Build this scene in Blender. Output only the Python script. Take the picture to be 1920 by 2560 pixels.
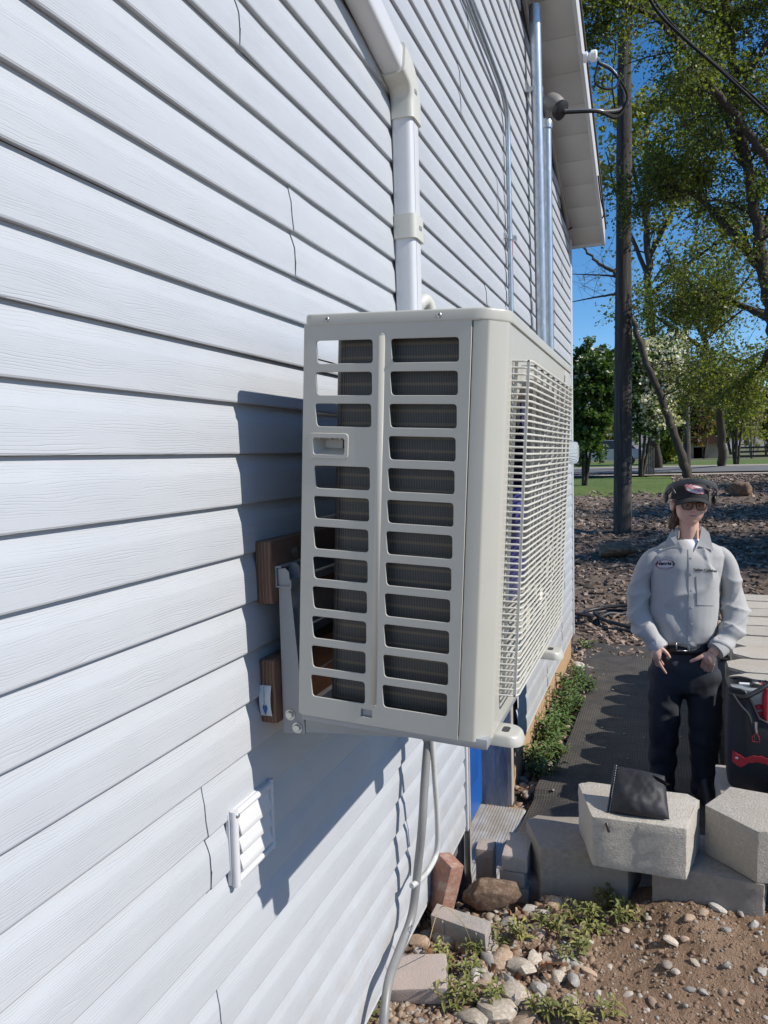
import bpy, bmesh, math, random
from mathutils import Vector as V, Matrix, noise as mnoise
R = math.radians
SC = bpy.context.scene
COL = SC.collection
for _o in list(bpy.data.objects): bpy.data.objects.remove(_o)

# ------------------------------------------------------------------ camera, sky, sun, exposure
CAMP = V((0.8002, 0.0, 2.0)); FPX = 1850.0; ROLL = 0.026; PIT = R(4.205); YAW = R(20.506)
FWD = V((-math.sin(YAW)*math.cos(PIT), math.cos(YAW)*math.cos(PIT), -math.sin(PIT)))
RGT = V((math.cos(YAW), math.sin(YAW), 0)); UPV = RGT.cross(FWD)
cr, sr = math.cos(ROLL), math.sin(ROLL)
R2 = RGT*cr - UPV*sr; U2 = UPV*cr + RGT*sr
cd = bpy.data.cameras.new('camera'); cam = bpy.data.objects.new('camera', cd); COL.objects.link(cam)
cam.matrix_world = Matrix(((R2.x, U2.x, -FWD.x, CAMP.x), (R2.y, U2.y, -FWD.y, CAMP.y), (R2.z, U2.z, -FWD.z, CAMP.z), (0, 0, 0, 1)))
cd.sensor_fit = 'VERTICAL'; cd.sensor_height = 36; cd.lens = FPX/2560*36; cd.clip_start = .05; cd.clip_end = 6000
SC.camera = cam
SC.render.resolution_x = 768; SC.render.resolution_y = 1024
SUN_D = V((0.767, -0.03, 0.64)).normalized()      # towards the sun
w = bpy.data.worlds.new('World'); SC.world = w; w.use_nodes = True
nt = w.node_tree; bg = nt.nodes['Background']; sky = nt.nodes.new('ShaderNodeTexSky'); sky.sky_type = 'NISHITA'
sky.sun_disc = False; sky.sun_elevation = math.asin(SUN_D.z); sky.sun_rotation = math.atan2(SUN_D.x, SUN_D.y)
sky.altitude = 1900; sky.air_density = 1.0; sky.dust_density = .35; sky.ozone_density = 2.2
hs = nt.nodes.new('ShaderNodeHueSaturation'); hs.inputs['Saturation'].default_value = 1.3; nt.links.new(sky.outputs[0], hs.inputs['Color']); nt.links.new(hs.outputs[0], bg.inputs[0]); bg.inputs[1].default_value = .125
sl = bpy.data.lights.new('sun', 'SUN'); sl.energy = 4.2; sl.angle = R(.53); sl.color = (1, .94, .85)
so = bpy.data.objects.new('sun', sl); COL.objects.link(so); so.rotation_euler = SUN_D.to_track_quat('Z', 'Y').to_euler()
so.location = (6, 0, 9)
SC.view_settings.view_transform = 'Standard'; SC.view_settings.look = 'None'; SC.view_settings.gamma = 1; SC.view_settings.exposure = 0.35

# ------------------------------------------------------------------ pixel helpers (pixels of a 1659 x 2212 view of the photograph)
def ray(x, y):
    k = 1920/1659; u = x*k-960; v = y*k-1280
    return FWD + R2*(u/FPX) - U2*(v/FPX)
def W(x, y, X=0.0): r = ray(x, y); return CAMP + r*((X-CAMP.x)/r.x)
def G(x, y, Z=0.0): r = ray(x, y); return CAMP + r*((Z-CAMP.z)/r.z)
def Y(x, y, Yv): r = ray(x, y); return CAMP + r*(Yv/r.y)

# ------------------------------------------------------------------ materials
def newmat(name):
    m = bpy.data.materials.new(name); m.use_nodes = True
    return m, m.node_tree, m.node_tree.nodes['Principled BSDF']
def N(nt, t, **k):
    n = nt.nodes.new('ShaderNode'+t)
    for a, b in k.items():
        if a.startswith('i_'): n.inputs[int(a[2:])].default_value = b
        else: setattr(n, a, b)
    return n
def L(nt, a, b): nt.links.new(a, b)
def noise_node(nt, vec, scale, detail=4, rough=.55, dist=0):
    n = N(nt, 'TexNoise'); n.inputs['Scale'].default_value = scale; n.inputs['Detail'].default_value = detail
    n.inputs['Roughness'].default_value = rough; n.inputs['Distortion'].default_value = dist
    if vec is not None: L(nt, vec, n.inputs['Vector'])
    return n
def ramp(nt, fac, stops):
    n = N(nt, 'ValToRGB'); e = n.color_ramp.elements
    while len(e) < len(stops): e.new(.5)
    for q, (p, c) in zip(e, stops): q.position = p; q.color = (c, c, c, 1) if isinstance(c, (int, float)) else (*c, 1)
    L(nt, fac, n.inputs[0]); return n
def mixc(nt, fac, a, b, mode='MIX'):
    n = N(nt, 'Mix', data_type='RGBA', blend_type=mode)
    for s, q in ((0, fac), (6, a), (7, b)):
        if isinstance(q, (int, float)): n.inputs[s].default_value = q
        elif isinstance(q, tuple): n.inputs[s].default_value = (*q, 1)
        else: L(nt, q, n.inputs[s])
    return n.outputs[2]
def bump(nt, h, strength, dist, prev=None):
    b = N(nt, 'Bump'); b.inputs['Strength'].default_value = strength; b.inputs['Distance'].default_value = dist
    L(nt, h, b.inputs['Height'])
    if prev is not None: L(nt, prev, b.inputs['Normal'])
    return b.outputs[0]
MATS = {}
def mat(name, c1, c2=None, scale=20, rough=.5, metal=0, bs=0, bscale=80, bd=.002, spec=.5, c3=None, s3=3, f3=.5, trans=0, rand=0, stretch=None, detail=5, dustz=None):
    """a two/three tone noisy surface with a relief"""
    if name in MATS: return MATS[name]
    m, nt, p = newmat(name); c2 = c2 or tuple(q*.8 for q in c1)
    tc = N(nt, 'TexCoord'); vec = tc.outputs['Object']
    if rand:
        oi = N(nt, 'ObjectInfo'); va = N(nt, 'VectorMath', operation='ADD'); vm = N(nt, 'VectorMath', operation='SCALE')
        cx = N(nt, 'CombineXYZ'); L(nt, oi.outputs['Random'], cx.inputs[0]); L(nt, oi.outputs['Random'], cx.inputs[2]); L(nt, cx.outputs[0], vm.inputs[0]); vm.inputs['Scale'].default_value = 37
        L(nt, vec, va.inputs[0]); L(nt, vm.outputs[0], va.inputs[1]); vec = va.outputs[0]
    if stretch:
        mp = N(nt, 'Mapping'); mp.inputs['Scale'].default_value = stretch; L(nt, vec, mp.inputs[0]); vec = mp.outputs[0]
    n1 = noise_node(nt, vec, scale, detail, .6); f = ramp(nt, n1.outputs[0], ((.32, 0), (.68, 1))).outputs[0]
    col = mixc(nt, f, c1, c2)
    if c3:
        n3 = noise_node(nt, vec, s3, 4, .6); f = ramp(nt, n3.outputs[0], ((f3-.08, 0), (f3+.08, 1))).outputs[0]; col = mixc(nt, f, col, c3)
    if rand:
        mm = N(nt, 'MapRange'); L(nt, oi.outputs['Random'], mm.inputs[0]); mm.inputs[3].default_value = 1-rand; mm.inputs[4].default_value = 1+rand
        vv = N(nt, 'VectorMath', operation='SCALE'); L(nt, col, vv.inputs[0]); L(nt, mm.outputs[0], vv.inputs['Scale']); col = vv.outputs[0]
    L(nt, col, p.inputs['Base Color'])
    p.inputs['Roughness'].default_value = rough; p.inputs['Metallic'].default_value = metal; p.inputs['Specular IOR Level'].default_value = spec
    if trans: p.inputs['Transmission Weight'].default_value = trans
    if bs:
        nb = noise_node(nt, vec, bscale, 6, .65); L(nt, bump(nt, nb.outputs[0], bs, bd), p.inputs['Normal'])
    MATS[name] = m; return m

def siding_mat():
    m, nt, p = newmat('vinyl_siding')
    g = N(nt, 'NewGeometry'); oi = N(nt, 'ObjectInfo')
    sx = N(nt, 'SeparateXYZ'); L(nt, g.outputs['Position'], sx.inputs[0])
    off = N(nt, 'Math', operation='MULTIPLY', i_1=53.0); L(nt, oi.outputs['Random'], off.inputs[0])
    yy = N(nt, 'Math', operation='ADD'); L(nt, sx.outputs[1], yy.inputs[0]); L(nt, off.outputs[0], yy.inputs[1])
    cv = N(nt, 'CombineXYZ'); L(nt, yy.outputs[0], cv.inputs[0]); L(nt, sx.outputs[2], cv.inputs[1]); L(nt, off.outputs[0], cv.inputs[2])
    mp = N(nt, 'Mapping'); mp.inputs['Scale'].default_value = (3.2, 12, 1); L(nt, cv.outputs[0], mp.inputs[0])
    n1 = noise_node(nt, mp.outputs[0], 1.0, 3, .55, .3)
    a = N(nt, 'Math', operation='MULTIPLY', i_1=46.0); L(nt, n1.outputs[0], a.inputs[0])
    b = N(nt, 'Math', operation='MULTIPLY', i_1=1350.0); L(nt, sx.outputs[2], b.inputs[0])
    # irregular spacing of the grain lines
    mp3 = N(nt, 'Mapping'); mp3.inputs['Scale'].default_value = (1.0, 30, 1); L(nt, cv.outputs[0], mp3.inputs[0])
    n3 = noise_node(nt, mp3.outputs[0], 1.0, 4, .6); a3 = N(nt, 'Math', operation='MULTIPLY', i_1=20.0); L(nt, n3.outputs[0], a3.inputs[0])
    s0 = N(nt, 'Math', operation='ADD'); L(nt, a.outputs[0], s0.inputs[0]); L(nt, a3.outputs[0], s0.inputs[1])
    s = N(nt, 'Math', operation='ADD'); L(nt, s0.outputs[0], s.inputs[0]); L(nt, b.outputs[0], s.inputs[1])
    si = N(nt, 'Math', operation='SINE'); L(nt, s.outputs[0], si.inputs[0])
    line = ramp(nt, si.outputs[0], ((.0, 1), (.60, 1), (.96, 0)))
    mp2 = N(nt, 'Mapping'); mp2.inputs['Scale'].default_value = (7, 60, 1); L(nt, cv.outputs[0], mp2.inputs[0])
    n2 = noise_node(nt, mp2.outputs[0], 1.0, 3, .6); mask = ramp(nt, n2.outputs[0], ((.40, 0), (.60, 1)))
    inv = N(nt, 'Math', operation='SUBTRACT', i_0=1.0); L(nt, line.outputs[0], inv.inputs[1])
    gm = N(nt, 'Math', operation='MULTIPLY'); L(nt, inv.outputs[0], gm.inputs[0]); L(nt, mask.outputs[0], gm.inputs[1])
    h = N(nt, 'Math', operation='SUBTRACT', i_0=1.0); L(nt, gm.outputs[0], h.inputs[1])
    nw = noise_node(nt, cv.outputs[0], 7, 2, .5)
    b1 = bump(nt, nw.outputs[0], .35, .004); b2 = bump(nt, h.outputs[0], .55, .0007, b1)
    L(nt, b2, p.inputs['Normal'])
    # faint chalky patches and dirt
    nd = noise_node(nt, cv.outputs[0], 2.6, 5, .65); f = ramp(nt, nd.outputs[0], ((.35, 0), (.75, 1)))
    col = mixc(nt, f.outputs[0], (.445, .465, .492), (.41, .431, .46))
    nd2 = noise_node(nt, cv.outputs[0], 26, 4, .7); f2 = ramp(nt, nd2.outputs[0], ((.60, 0), (.8, .25)))
    col = mixc(nt, f2.outputs[0], col, (.42, .41, .385))
    mz = N(nt, 'MapRange'); L(nt, sx.outputs[2], mz.inputs[0]); mz.inputs[1].default_value = 1.0; mz.inputs[2].default_value = .35
    nd3 = noise_node(nt, cv.outputs[0], 9, 6, .75); f3 = ramp(nt, nd3.outputs[0], ((.42, 0), (.72, .55))); mu = N(nt, 'Math', operation='MULTIPLY'); L(nt, mz.outputs[0], mu.inputs[0]); L(nt, f3.outputs[0], mu.inputs[1])
    col = mixc(nt, mu.outputs[0], col, (.33, .28, .22))          # rain-splashed dust low on the wall
    L(nt, col, p.inputs['Base Color']); p.inputs['Roughness'].default_value = .42; p.inputs['Specular IOR Level'].default_value = .35
    return m
M_SID = siding_mat()
M_TRIM = mat('white_trim', (.58, .59, .60), (.53, .54, .55), 6, .45, bs=.1, bscale=30)
M_SOF = mat('soffit_paint', (.55, .55, .53), (.5, .5, .48), 4, .5)
M_UNIT = mat('beige_painted_steel', (.45, .44, .39), (.43, .42, .37), 9, .38, bs=.06, bscale=900, bd=.0003, spec=.5)
M_GRIL = mat('ivory_plastic', (.57, .555, .49), (.53, .515, .455), 30, .42)
M_STEEL = mat('grey_coated_steel', (.30, .315, .33), (.275, .29, .305), 20, .45, .15, bs=.05, bscale=400, bd=.0005)
M_ZINC = mat('galvanised_steel', (.50, .53, .56), (.38, .41, .44), 28, .36, .8, c3=(.58, .61, .64), s3=60, f3=.62, stretch=(1, 1, .35))
M_BOLT = mat('zinc_bolt', (.6, .6, .58), (.45, .45, .44), 90, .32, .9)
M_BLACK = mat('black_rubber', (.018, .018, .02), (.03, .03, .032), 60, .5, bs=.15, bscale=200)
M_WIRE = mat('black_cable', (.012, .012, .013), (.018, .018, .019), 40, .75, spec=.2)
M_LINE = mat('white_pvc', (.60, .605, .62), (.575, .58, .595), 5, .32)
M_LINE2 = mat('cream_pvc', (.57, .565, .51), (.54, .535, .48), 8, .38)
M_GREYP = mat('grey_pvc', (.24, .24, .235), (.20, .20, .195), 14, .42, c3=(.27, .245, .215), s3=6, f3=.6, bs=.1, bscale=160)
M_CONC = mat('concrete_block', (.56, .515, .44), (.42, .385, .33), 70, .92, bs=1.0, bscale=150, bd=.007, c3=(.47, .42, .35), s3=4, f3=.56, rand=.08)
M_CONC_SHADE = mat('shaded_concrete', (.33, .295, .25), (.24, .215, .18), 60, .93, bs=.9, bscale=150, bd=.006, c3=(.29, .25, .21), s3=6, f3=.5, rand=.06)  # darker copy of the block concrete, with shade put into its colour
M_PAVER = mat('grey_pink_paver', (.36, .325, .29), (.27, .245, .22), 90, .92, bs=.8, bscale=190, bd=.004, c3=(.40, .325, .285), s3=5, f3=.5, rand=.1)
M_BRICK = mat('red_brick', (.36, .185, .13), (.25, .13, .095), 80, .92, bs=.8, bscale=170, bd=.004, c3=(.42, .31, .25), s3=22, f3=.58)
M_ROCKB = mat('brown_rock', (.20, .125, .08), (.11, .07, .045), 13, .9, bs=.8, bscale=30, bd=.012, c3=(.27, .19, .13), s3=5, f3=.55)
M_STONE = mat('pale_stone', (.50, .42, .33), (.34, .28, .21), 18, .85, bs=.5, bscale=45, bd=.006, c3=(.56, .51, .44), s3=6, f3=.55, rand=.35)
M_WOOD = mat('treated_lumber', (.135, .082, .05), (.075, .045, .028), 9, .85, bs=.5, bscale=16, bd=.003, stretch=(6, .6, 6), c3=(.17, .11, .07), s3=3, f3=.55)
# ------------------------------------------------------------------ mesh helpers
def mesh_obj(name, verts, faces, m=None, parent=None, smooth=False, mats=None, fmat=None):
    me = bpy.data.meshes.new(name); me.from_pydata([tuple(v) for v in verts], [], faces)
    return link_mesh(name, me, m, parent, smooth, mats, fmat)
def world_mat(o):
    """world matrix without a depsgraph update"""
    return (world_mat(o.parent) @ o.matrix_parent_inverse @ o.matrix_basis) if o.parent else o.matrix_basis.copy()
LOCAL = [False]
def link_mesh(name, me, m=None, parent=None, smooth=False, mats=None, fmat=None):
    for q in (mats or ([m] if m else [])): me.materials.append(q)
    if fmat: me.polygons.foreach_set('material_index', fmat)
    if smooth:
        me.polygons.foreach_set('use_smooth', [True]*len(me.polygons))
    me.validate(); me.update()
    o = bpy.data.objects.new(name, me); COL.objects.link(o)
    if parent:
        o.parent = parent
        if not LOCAL[0]: o.matrix_parent_inverse = world_mat(parent).inverted()
    return o
def auto_smooth(o, ang=35):
    me = o.data
    for p in me.polygons: p.use_smooth = True
    try: me.set_sharp_from_angle(angle=R(ang))
    except Exception: pass
    return o
def bm_obj(name, bm, m=None, parent=None, smooth=False, ang=None, mats=None):
    me = bpy.data.meshes.new(name); bmesh.ops.recalc_face_normals(bm, faces=bm.faces); bm.to_mesh(me); bm.free()
    o = link_mesh(name, me, m, parent, smooth, mats)
    if ang: auto_smooth(o, ang)
    return o
def thing(name, label, cat, loc=(0, 0, 0), group=None, rot=None):
    o = bpy.data.objects.new(name, None); COL.objects.link(o); o.location = loc; o.empty_display_size = .1
    if rot: o.rotation_euler = rot
    return tag(o, label, cat, group)
def tag(o, label, cat=None, group=None, kind=None):
    if label: o['label'] = label
    if cat: o['category'] = cat
    if group: o['group'] = group
    if kind: o['kind'] = kind
    return o
def struct(o): o['kind'] = 'structure'; return o
def copy_tree(o, parent=None):
    c = o.copy(); COL.objects.link(c); c.parent = parent
    for ch in list(o.children): copy_tree(ch, c)
    return c
def add_box(bm, lo, hi, mtx=None, bev=0, seg=1):
    r = bmesh.ops.create_cube(bm, size=1); vs = r['verts']
    for v in vs:
        v.co = V([(lo[i]+hi[i])/2 + v.co[i]*(hi[i]-lo[i]) for i in range(3)])
    if bev:
        es = list({e for v in vs for e in v.link_edges})
        r2 = bmesh.ops.bevel(bm, geom=es, offset=bev, segments=seg, affect='EDGES', profile=.5)
        vs = list({v for f in r2['faces'] for v in f.verts} | {v for v in vs if v.is_valid})
    if mtx is not None: bmesh.ops.transform(bm, matrix=mtx, verts=vs)
    return vs
def box(name, lo, hi, m, parent=None, bev=0, seg=2, mtx=None):
    bm = bmesh.new(); add_box(bm, lo, hi, mtx, bev, seg)
    return bm_obj(name, bm, m, parent, ang=40 if bev else None)
def add_tube(bm, pts, rad, n=10, caps=True, closed=False):
    """sweep a circle along pts; rad a number or a list"""
    pts = [V(p) for p in pts]; k = len(pts); rad = rad if isinstance(rad, (list, tuple)) else [rad]*k
    rings = []; up = None
    for i, p in enumerate(pts):
        if closed: t = pts[(i+1) % k]-pts[i-1]
        else: t = pts[min(i+1, k-1)]-pts[max(i-1, 0)]
        t.normalize()
        if up is None:
            up = t.orthogonal().normalized()
        else:
            up = (up - t*up.dot(t)); up = up.normalized() if up.length > 1e-6 else t.orthogonal().normalized()
        s = t.cross(up)
        rings.append([bm.verts.new(p + (up*math.cos(a)+s*math.sin(a))*rad[i]) for a in [2*math.pi*j/n for j in range(n)]])
    for i in range(k if closed else k-1):
        a, b = rings[i], rings[(i+1) % k]
        for j in range(n): bm.faces.new((a[j], a[(j+1) % n], b[(j+1) % n], b[j]))
    if caps and not closed:
        bm.faces.new(rings[0][::-1]); bm.faces.new(rings[-1])
    return rings
def tube(name, pts, rad, m, parent=None, n=10, closed=False):
    bm = bmesh.new(); add_tube(bm, pts, rad, n, True, closed); return bm_obj(name, bm, m, parent, ang=50)
def smooth_path(pts, per=8):
    """Catmull-Rom through the points"""
    pts = [V(p) for p in pts]; out = []
    q = [pts[0]*2-pts[1]]+pts+[pts[-1]*2-pts[-2]]
    for i in range(1, len(q)-2):
        for j in range(per):
            t = j/per; a, b, c, d = q[i-1], q[i], q[i+1], q[i+2]
            out.append(.5*((2*b)+(c-a)*t+(2*a-5*b+4*c-d)*t*t+(3*b-a-3*c+d)*t**3))
    return out+[pts[-1]]
def add_prism(bm, poly, axis, lo, hi):
    """extrude a 2D polygon (list of (a,b)) along axis 'x','y' or 'z'"""
    def P(a, b, c): return {'x': (c, a, b), 'y': (a, c, b), 'z': (a, b, c)}[axis]
    A = [bm.verts.new(P(a, b, lo)) for a, b in poly]; B = [bm.verts.new(P(a, b, hi)) for a, b in poly]
    n = len(poly)
    for i in range(n): bm.faces.new((A[i], A[(i+1) % n], B[(i+1) % n], B[i]))
    bm.faces.new(A[::-1]); bm.faces.new(B)
    return A+B
def prism(name, poly, axis, lo, hi, m, parent=None, bev=0):
    bm = bmesh.new(); add_prism(bm, poly, axis, lo, hi)
    if bev: bmesh.ops.bevel(bm, geom=list(bm.edges), offset=bev, segments=2, affect='EDGES', profile=.5)
    return bm_obj(name, bm, m, parent, ang=40 if bev else None)
def add_lathe(bm, prof, n=24, mtx=None):
    """revolve (r,z) about z"""
    rings = [[bm.verts.new((r*math.cos(2*math.pi*j/n), r*math.sin(2*math.pi*j/n), z)) for j in range(n)] for r, z in prof]
    for a, b in zip(rings, rings[1:]):
        for j in range(n): bm.faces.new((a[j], a[(j+1) % n], b[(j+1) % n], b[j]))
    bm.faces.new(rings[0][::-1]); bm.faces.new(rings[-1])
    vs = [v for r in rings for v in r]
    if mtx is not None: bmesh.ops.transform(bm, matrix=mtx, verts=vs)
    return vs
def lathe(name, prof, m, parent=None, n=24, mtx=None):
    bm = bmesh.new(); add_lathe(bm, prof, n, mtx); return bm_obj(name, bm, m, parent, ang=40)
def frame(o, z, x=None):
    """matrix with origin o and local z along z"""
    z = V(z).normalized(); x = V(x) if x is not None else z.orthogonal(); x = (x-z*x.dot(z)).normalized(); y = z.cross(x)
    return Matrix(((x.x, y.x, z.x, o[0]), (x.y, y.y, z.y, o[1]), (x.z, y.z, z.z, o[2]), (0, 0, 0, 1)))
def curve_plate(name, outlines, thick, m, parent, mtx, bev=0.0, res=6):
    """flat plate from closed 2D outlines (first outer, rest holes), thick along local z, with rounded rims"""
    cu = bpy.data.curves.new(name, 'CURVE'); cu.dimensions = '2D'; cu.fill_mode = 'BOTH'; cu.extrude = thick/2; cu.bevel_depth = bev; cu.bevel_resolution = 2
    for ol in outlines:
        s = cu.splines.new('POLY'); s.points.add(len(ol)-1); s.use_cyclic_u = True
        for p, q in zip(s.points, ol): p.co = (q[0], q[1], 0, 1)
    o = bpy.data.objects.new(name, cu); COL.objects.link(o)
    dg = bpy.context.evaluated_depsgraph_get(); me = bpy.data.meshes.new_from_object(o.evaluated_get(dg))
    bpy.data.objects.remove(o); bpy.data.curves.remove(cu)
    me.transform(mtx); me.name = name
    o = link_mesh(name, me, m, parent); auto_smooth(o, 50); return o
def text_mesh(name, body, size, m, parent, mtx, thick=.0006, bold=0, shear=0, align='CENTER'):
    cu = bpy.data.curves.new(name, 'FONT'); cu.body = body; cu.size = size; cu.align_x = align; cu.align_y = 'CENTER'; cu.extrude = thick; cu.offset = bold; cu.shear = shear; cu.resolution_u = 3
    o = bpy.data.objects.new(name, cu); COL.objects.link(o)
    dg = bpy.context.evaluated_depsgraph_get(); me = bpy.data.meshes.new_from_object(o.evaluated_get(dg))
    bpy.data.objects.remove(o); bpy.data.curves.remove(cu)
    me.materials.clear(); me.transform(mtx); me.name = name
    return link_mesh(name, me, m, parent)
def round_poly(pts, r, seg=5):
    """round the corners of a polygon"""
    out = []; n = len(pts)
    for i in range(n):
        p = V(pts[i]+(0,)); a = V(pts[i-1]+(0,))-p; b = V(pts[(i+1) % n]+(0,))-p
        rr = min(r, a.length*.45, b.length*.45); A = p+a.normalized()*rr; B = p+b.normalized()*rr
        for k in range(seg+1):
            t = k/seg; q = A*(1-t)**2+p*2*t*(1-t)+B*t*t; out.append((q.x, q.y))
    return out
def remesh(name, bms, voxel, m, parent, smooth_it=6, fn=None):
    """join closed meshes into one continuous voxel surface; fn moves each vertex after smoothing"""
    me = bpy.data.meshes.new(name); bms.to_mesh(me); bms.free()
    o = bpy.data.objects.new(name, me); COL.objects.link(o)
    md = o.modifiers.new('r', 'REMESH'); md.mode = 'VOXEL'; md.voxel_size = voxel; md.use_smooth_shade = True
    if smooth_it:
        ms = o.modifiers.new('s', 'SMOOTH'); ms.iterations = smooth_it; ms.factor = .5
    dg = bpy.context.evaluated_depsgraph_get(); me2 = bpy.data.meshes.new_from_object(o.evaluated_get(dg))
    bpy.data.objects.remove(o); me2.materials.clear()
    if fn:
        cos = [v.co.copy() for v in me2.vertices]; nrs = [v.normal.copy() for v in me2.vertices]; flat = []
        for c, n in zip(cos, nrs): flat += list(fn(c, n))
        me2.vertices.foreach_set('co', flat)
    return link_mesh(name, me2, m, parent, True)
def blob(bm, c, rad, mtx=None, u=16, v=10):
    r = bmesh.ops.create_uvsphere(bm, u_segments=u, v_segments=v, radius=1)
    for q in r['verts']:
        co = V((q.co.x*rad[0], q.co.y*rad[1], q.co.z*rad[2]))
        if mtx is not None: co = mtx.to_3x3() @ co
        q.co = co+V(c)
    return r['verts']
def loft(bm, rings, caps=True):
    """rings: lists of points, same length"""
    vr = [[bm.verts.new(p) for p in r] for r in rings]; n = len(vr[0])
    for a, b in zip(vr, vr[1:]):
        for j in range(n): bm.faces.new((a[j], a[(j+1) % n], b[(j+1) % n], b[j]))
    if caps: bm.faces.new(vr[0][::-1]); bm.faces.new(vr[-1])
    return vr
def ell(c, rx, ry, n=20, p=2.0, rot=0):
    out = []
    for j in range(n):
        a = 2*math.pi*j/n; ca, sa = math.cos(a), math.sin(a)
        x = rx*abs(ca)**(2/p)*(1 if ca >= 0 else -1); y = ry*abs(sa)**(2/p)*(1 if sa >= 0 else -1)
        out.append((c[0]+x*math.cos(rot)-y*math.sin(rot), c[1]+x*math.sin(rot)+y*math.cos(rot), c[2]))
    return out
def fbm(x, y, z, o=4):
    return mnoise.fractal(V((x, y, z)), .8, 2.0, o)
# ------------------------------------------------------------------ the house (gable end)
random.seed(5)
LIP0 = 2.015; CRS = .1016; Y_COR = 7.27; Y_NEAR = -1.7
RK0, RKS = (4.841, 4.81), .3275                       # where soffit meets wall: z = 4.81 - .3275 (y - 4.841)
def rake_z(y): return RK0[1]-RKS*(y-RK0[0])
def rake_y(z): return min(Y_COR, RK0[0]+(RK0[1]-z)/RKS)
house = thing('house', 'white house gable end clad in horizontal vinyl siding with blue basement door', 'house', (-2, 3, 0))
DY0, DY1 = 3.07, 4.02                                  # door opening
M_DARK = mat('dark_sheathing', (.03, .032, .036), (.045, .045, .05), 20, .8)
M_FND = mat('tan_foundation', (.42, .27, .15), (.36, .235, .13), 12, .9, bs=.5, bscale=60, bd=.004, c3=(.27, .17, .10), s3=40, f3=.66)
bm = bmesh.new()
add_box(bm, (-.30, Y_NEAR, .386), (-.006, DY0-.03, 2.12)); add_box(bm, (-.30, DY1+.27, .246), (-.006, Y_COR, 2.12))
vs = add_prism(bm, [(Y_NEAR, 2.121), (Y_COR, 2.121), (Y_COR, rake_z(Y_COR)), (Y_NEAR, rake_z(Y_NEAR))], 'x', -.30, -.006)
bm_obj('wall', bm, M_DARK, house)
# siding panels: two dutch-lap courses high, lapped at their ends
PROF = [(.0115, .0), (.0128, .003), (.0120, .034), (.0110, .062), (.0098, .0675), (.0064, .079), (.0030, .091), (.0012, .1013)]
def siding_panel(z0, ya, yb, flare_a, top_cut=None):
    prof = [(.0002, .0005)]+PROF+[(x, z+CRS) for x, z in PROF]
    inner = [(x-.0013, z+.0013 if i in (0, 1, 9) else z) for i, (x, z) in enumerate(prof)]
    loop = prof+inner[::-1]; n = len(loop)
    ys = [ya]; 
    if flare_a: ys += [ya+.004, ya+.015, ya+.05, ya+.12]
    k = max(2, int((yb-ys[-1])/.16)); ys += [ys[-1]+(yb-ys[-1])*i/k for i in range(1, k+1)]
    sd = random.random()*40; amp = .0011
    verts = []; faces = []
    for y in ys:
        fl = .0032*max(0, 1-(y-ya)/.12) if flare_a else 0
        for j, (x, z) in enumerate(loop):
            wv = mnoise.noise(V((y*1.7, z*3, sd)))*amp
            jag = .006*math.sin(z*31) if (flare_a and y == ya) else 0
            verts.append((x+fl+(wv if x > .001 else 0), y+jag, z0+z+mnoise.noise(V((y*.6, sd, 3)))*.0008))
    for i in range(len(ys)-1):
        for j in range(n): faces.append((i*n+j, (i+1)*n+j, (i+1)*n+(j+1) % n, i*n+(j+1) % n))
    faces.append(tuple(range(n))); faces.append(tuple(range((len(ys)-1)*n, len(ys)*n))[::-1])
    me = bpy.data.meshes.new('siding_panel'); me.from_pydata(verts, [], faces)
    bm = bmesh.new(); bm.from_mesh(me); bmesh.ops.recalc_face_normals(bm, faces=bm.faces); bm.to_mesh(me); bm.free()
    o = link_mesh('siding_panel', me, M_SID, house); auto_smooth(o, 24); return o
JOINT = {2: [1.56], 4: [1.35, 5.0], 5: [2.48, 6.1], -4: [1.125], -6: [1.145], -7: [2.265], 6: [.2, 3.9], 7: [3.15, 6.6], 1: [.1], 0: [-.4], 3: [-.2, 3.6], -1: [.05], -2: [-.7], -3: [-.2], -5: [-.5], -8: [.3],
         8: [2.0, 5.6], 9: [3.3], 10: [1.5, 4.9], 11: [2.9, 5.5], 12: [2.3, 4.3], 13: [3.7], 14: [2.6], 15: [1.8]}
JFAR = {-9: 5.5, -8: 6.4, -7: 5.0, -6: 6.6, -5: 5.7, -3: 6.2, -1: 5.2}
for m in range(-9, 17):
    z0 = LIP0+2*CRS*m; segs = []
    if z0+2*CRS < 2.16:
        if m >= -8: segs.append((Y_NEAR, 3.03, JOINT.get(m, [])))
        segs.append((DY1+.26, Y_COR-.01, [JFAR[m]] if m in JFAR else []))
    else:
        segs.append((Y_NEAR, rake_y(z0+2*CRS)-.012, JOINT.get(m, [])))
    for a, b, js in segs:
        cuts = [a]+[j for j in js if a+.1 < j < b-.1]+[b]
        for i in range(len(cuts)-1):
            siding_panel(z0 if not (m == -9) else z0+.07, cuts[i], cuts[i+1]+(.03 if i < len(cuts)-2 else 0), i > 0)
# trims
def trim(name, x0, x1, y0, y1, z0, z1, m=M_TRIM): return box(name, (x0, y0, z0), (x1, y1, z1), m, house, .002)
trim('corner_trim', -.05, .019, Y_COR-.012, Y_COR+.065, .235, rake_z(Y_COR)-.01)
trim('channel_trim', .0, .021, 3.022, 3.05, .37, 2.1)
trim('starter_trim', -.004, .010, Y_NEAR, 3.02, .372, .3885); trim('starter_trim', -.004, .010, DY1+.27, Y_COR-.02, .232, .2563)
box('foundation', (-.25, DY1+.23, -.35), (-.012, Y_COR+.03, .245), M_FND, house, .004)
box('foundation', (-.25, Y_NEAR, -.35), (-.02, 3.0, .385), mat('grey_foundation', (.17, .16, .15), (.1, .095, .09), 8, .9, bs=.4), house, .004)
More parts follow.
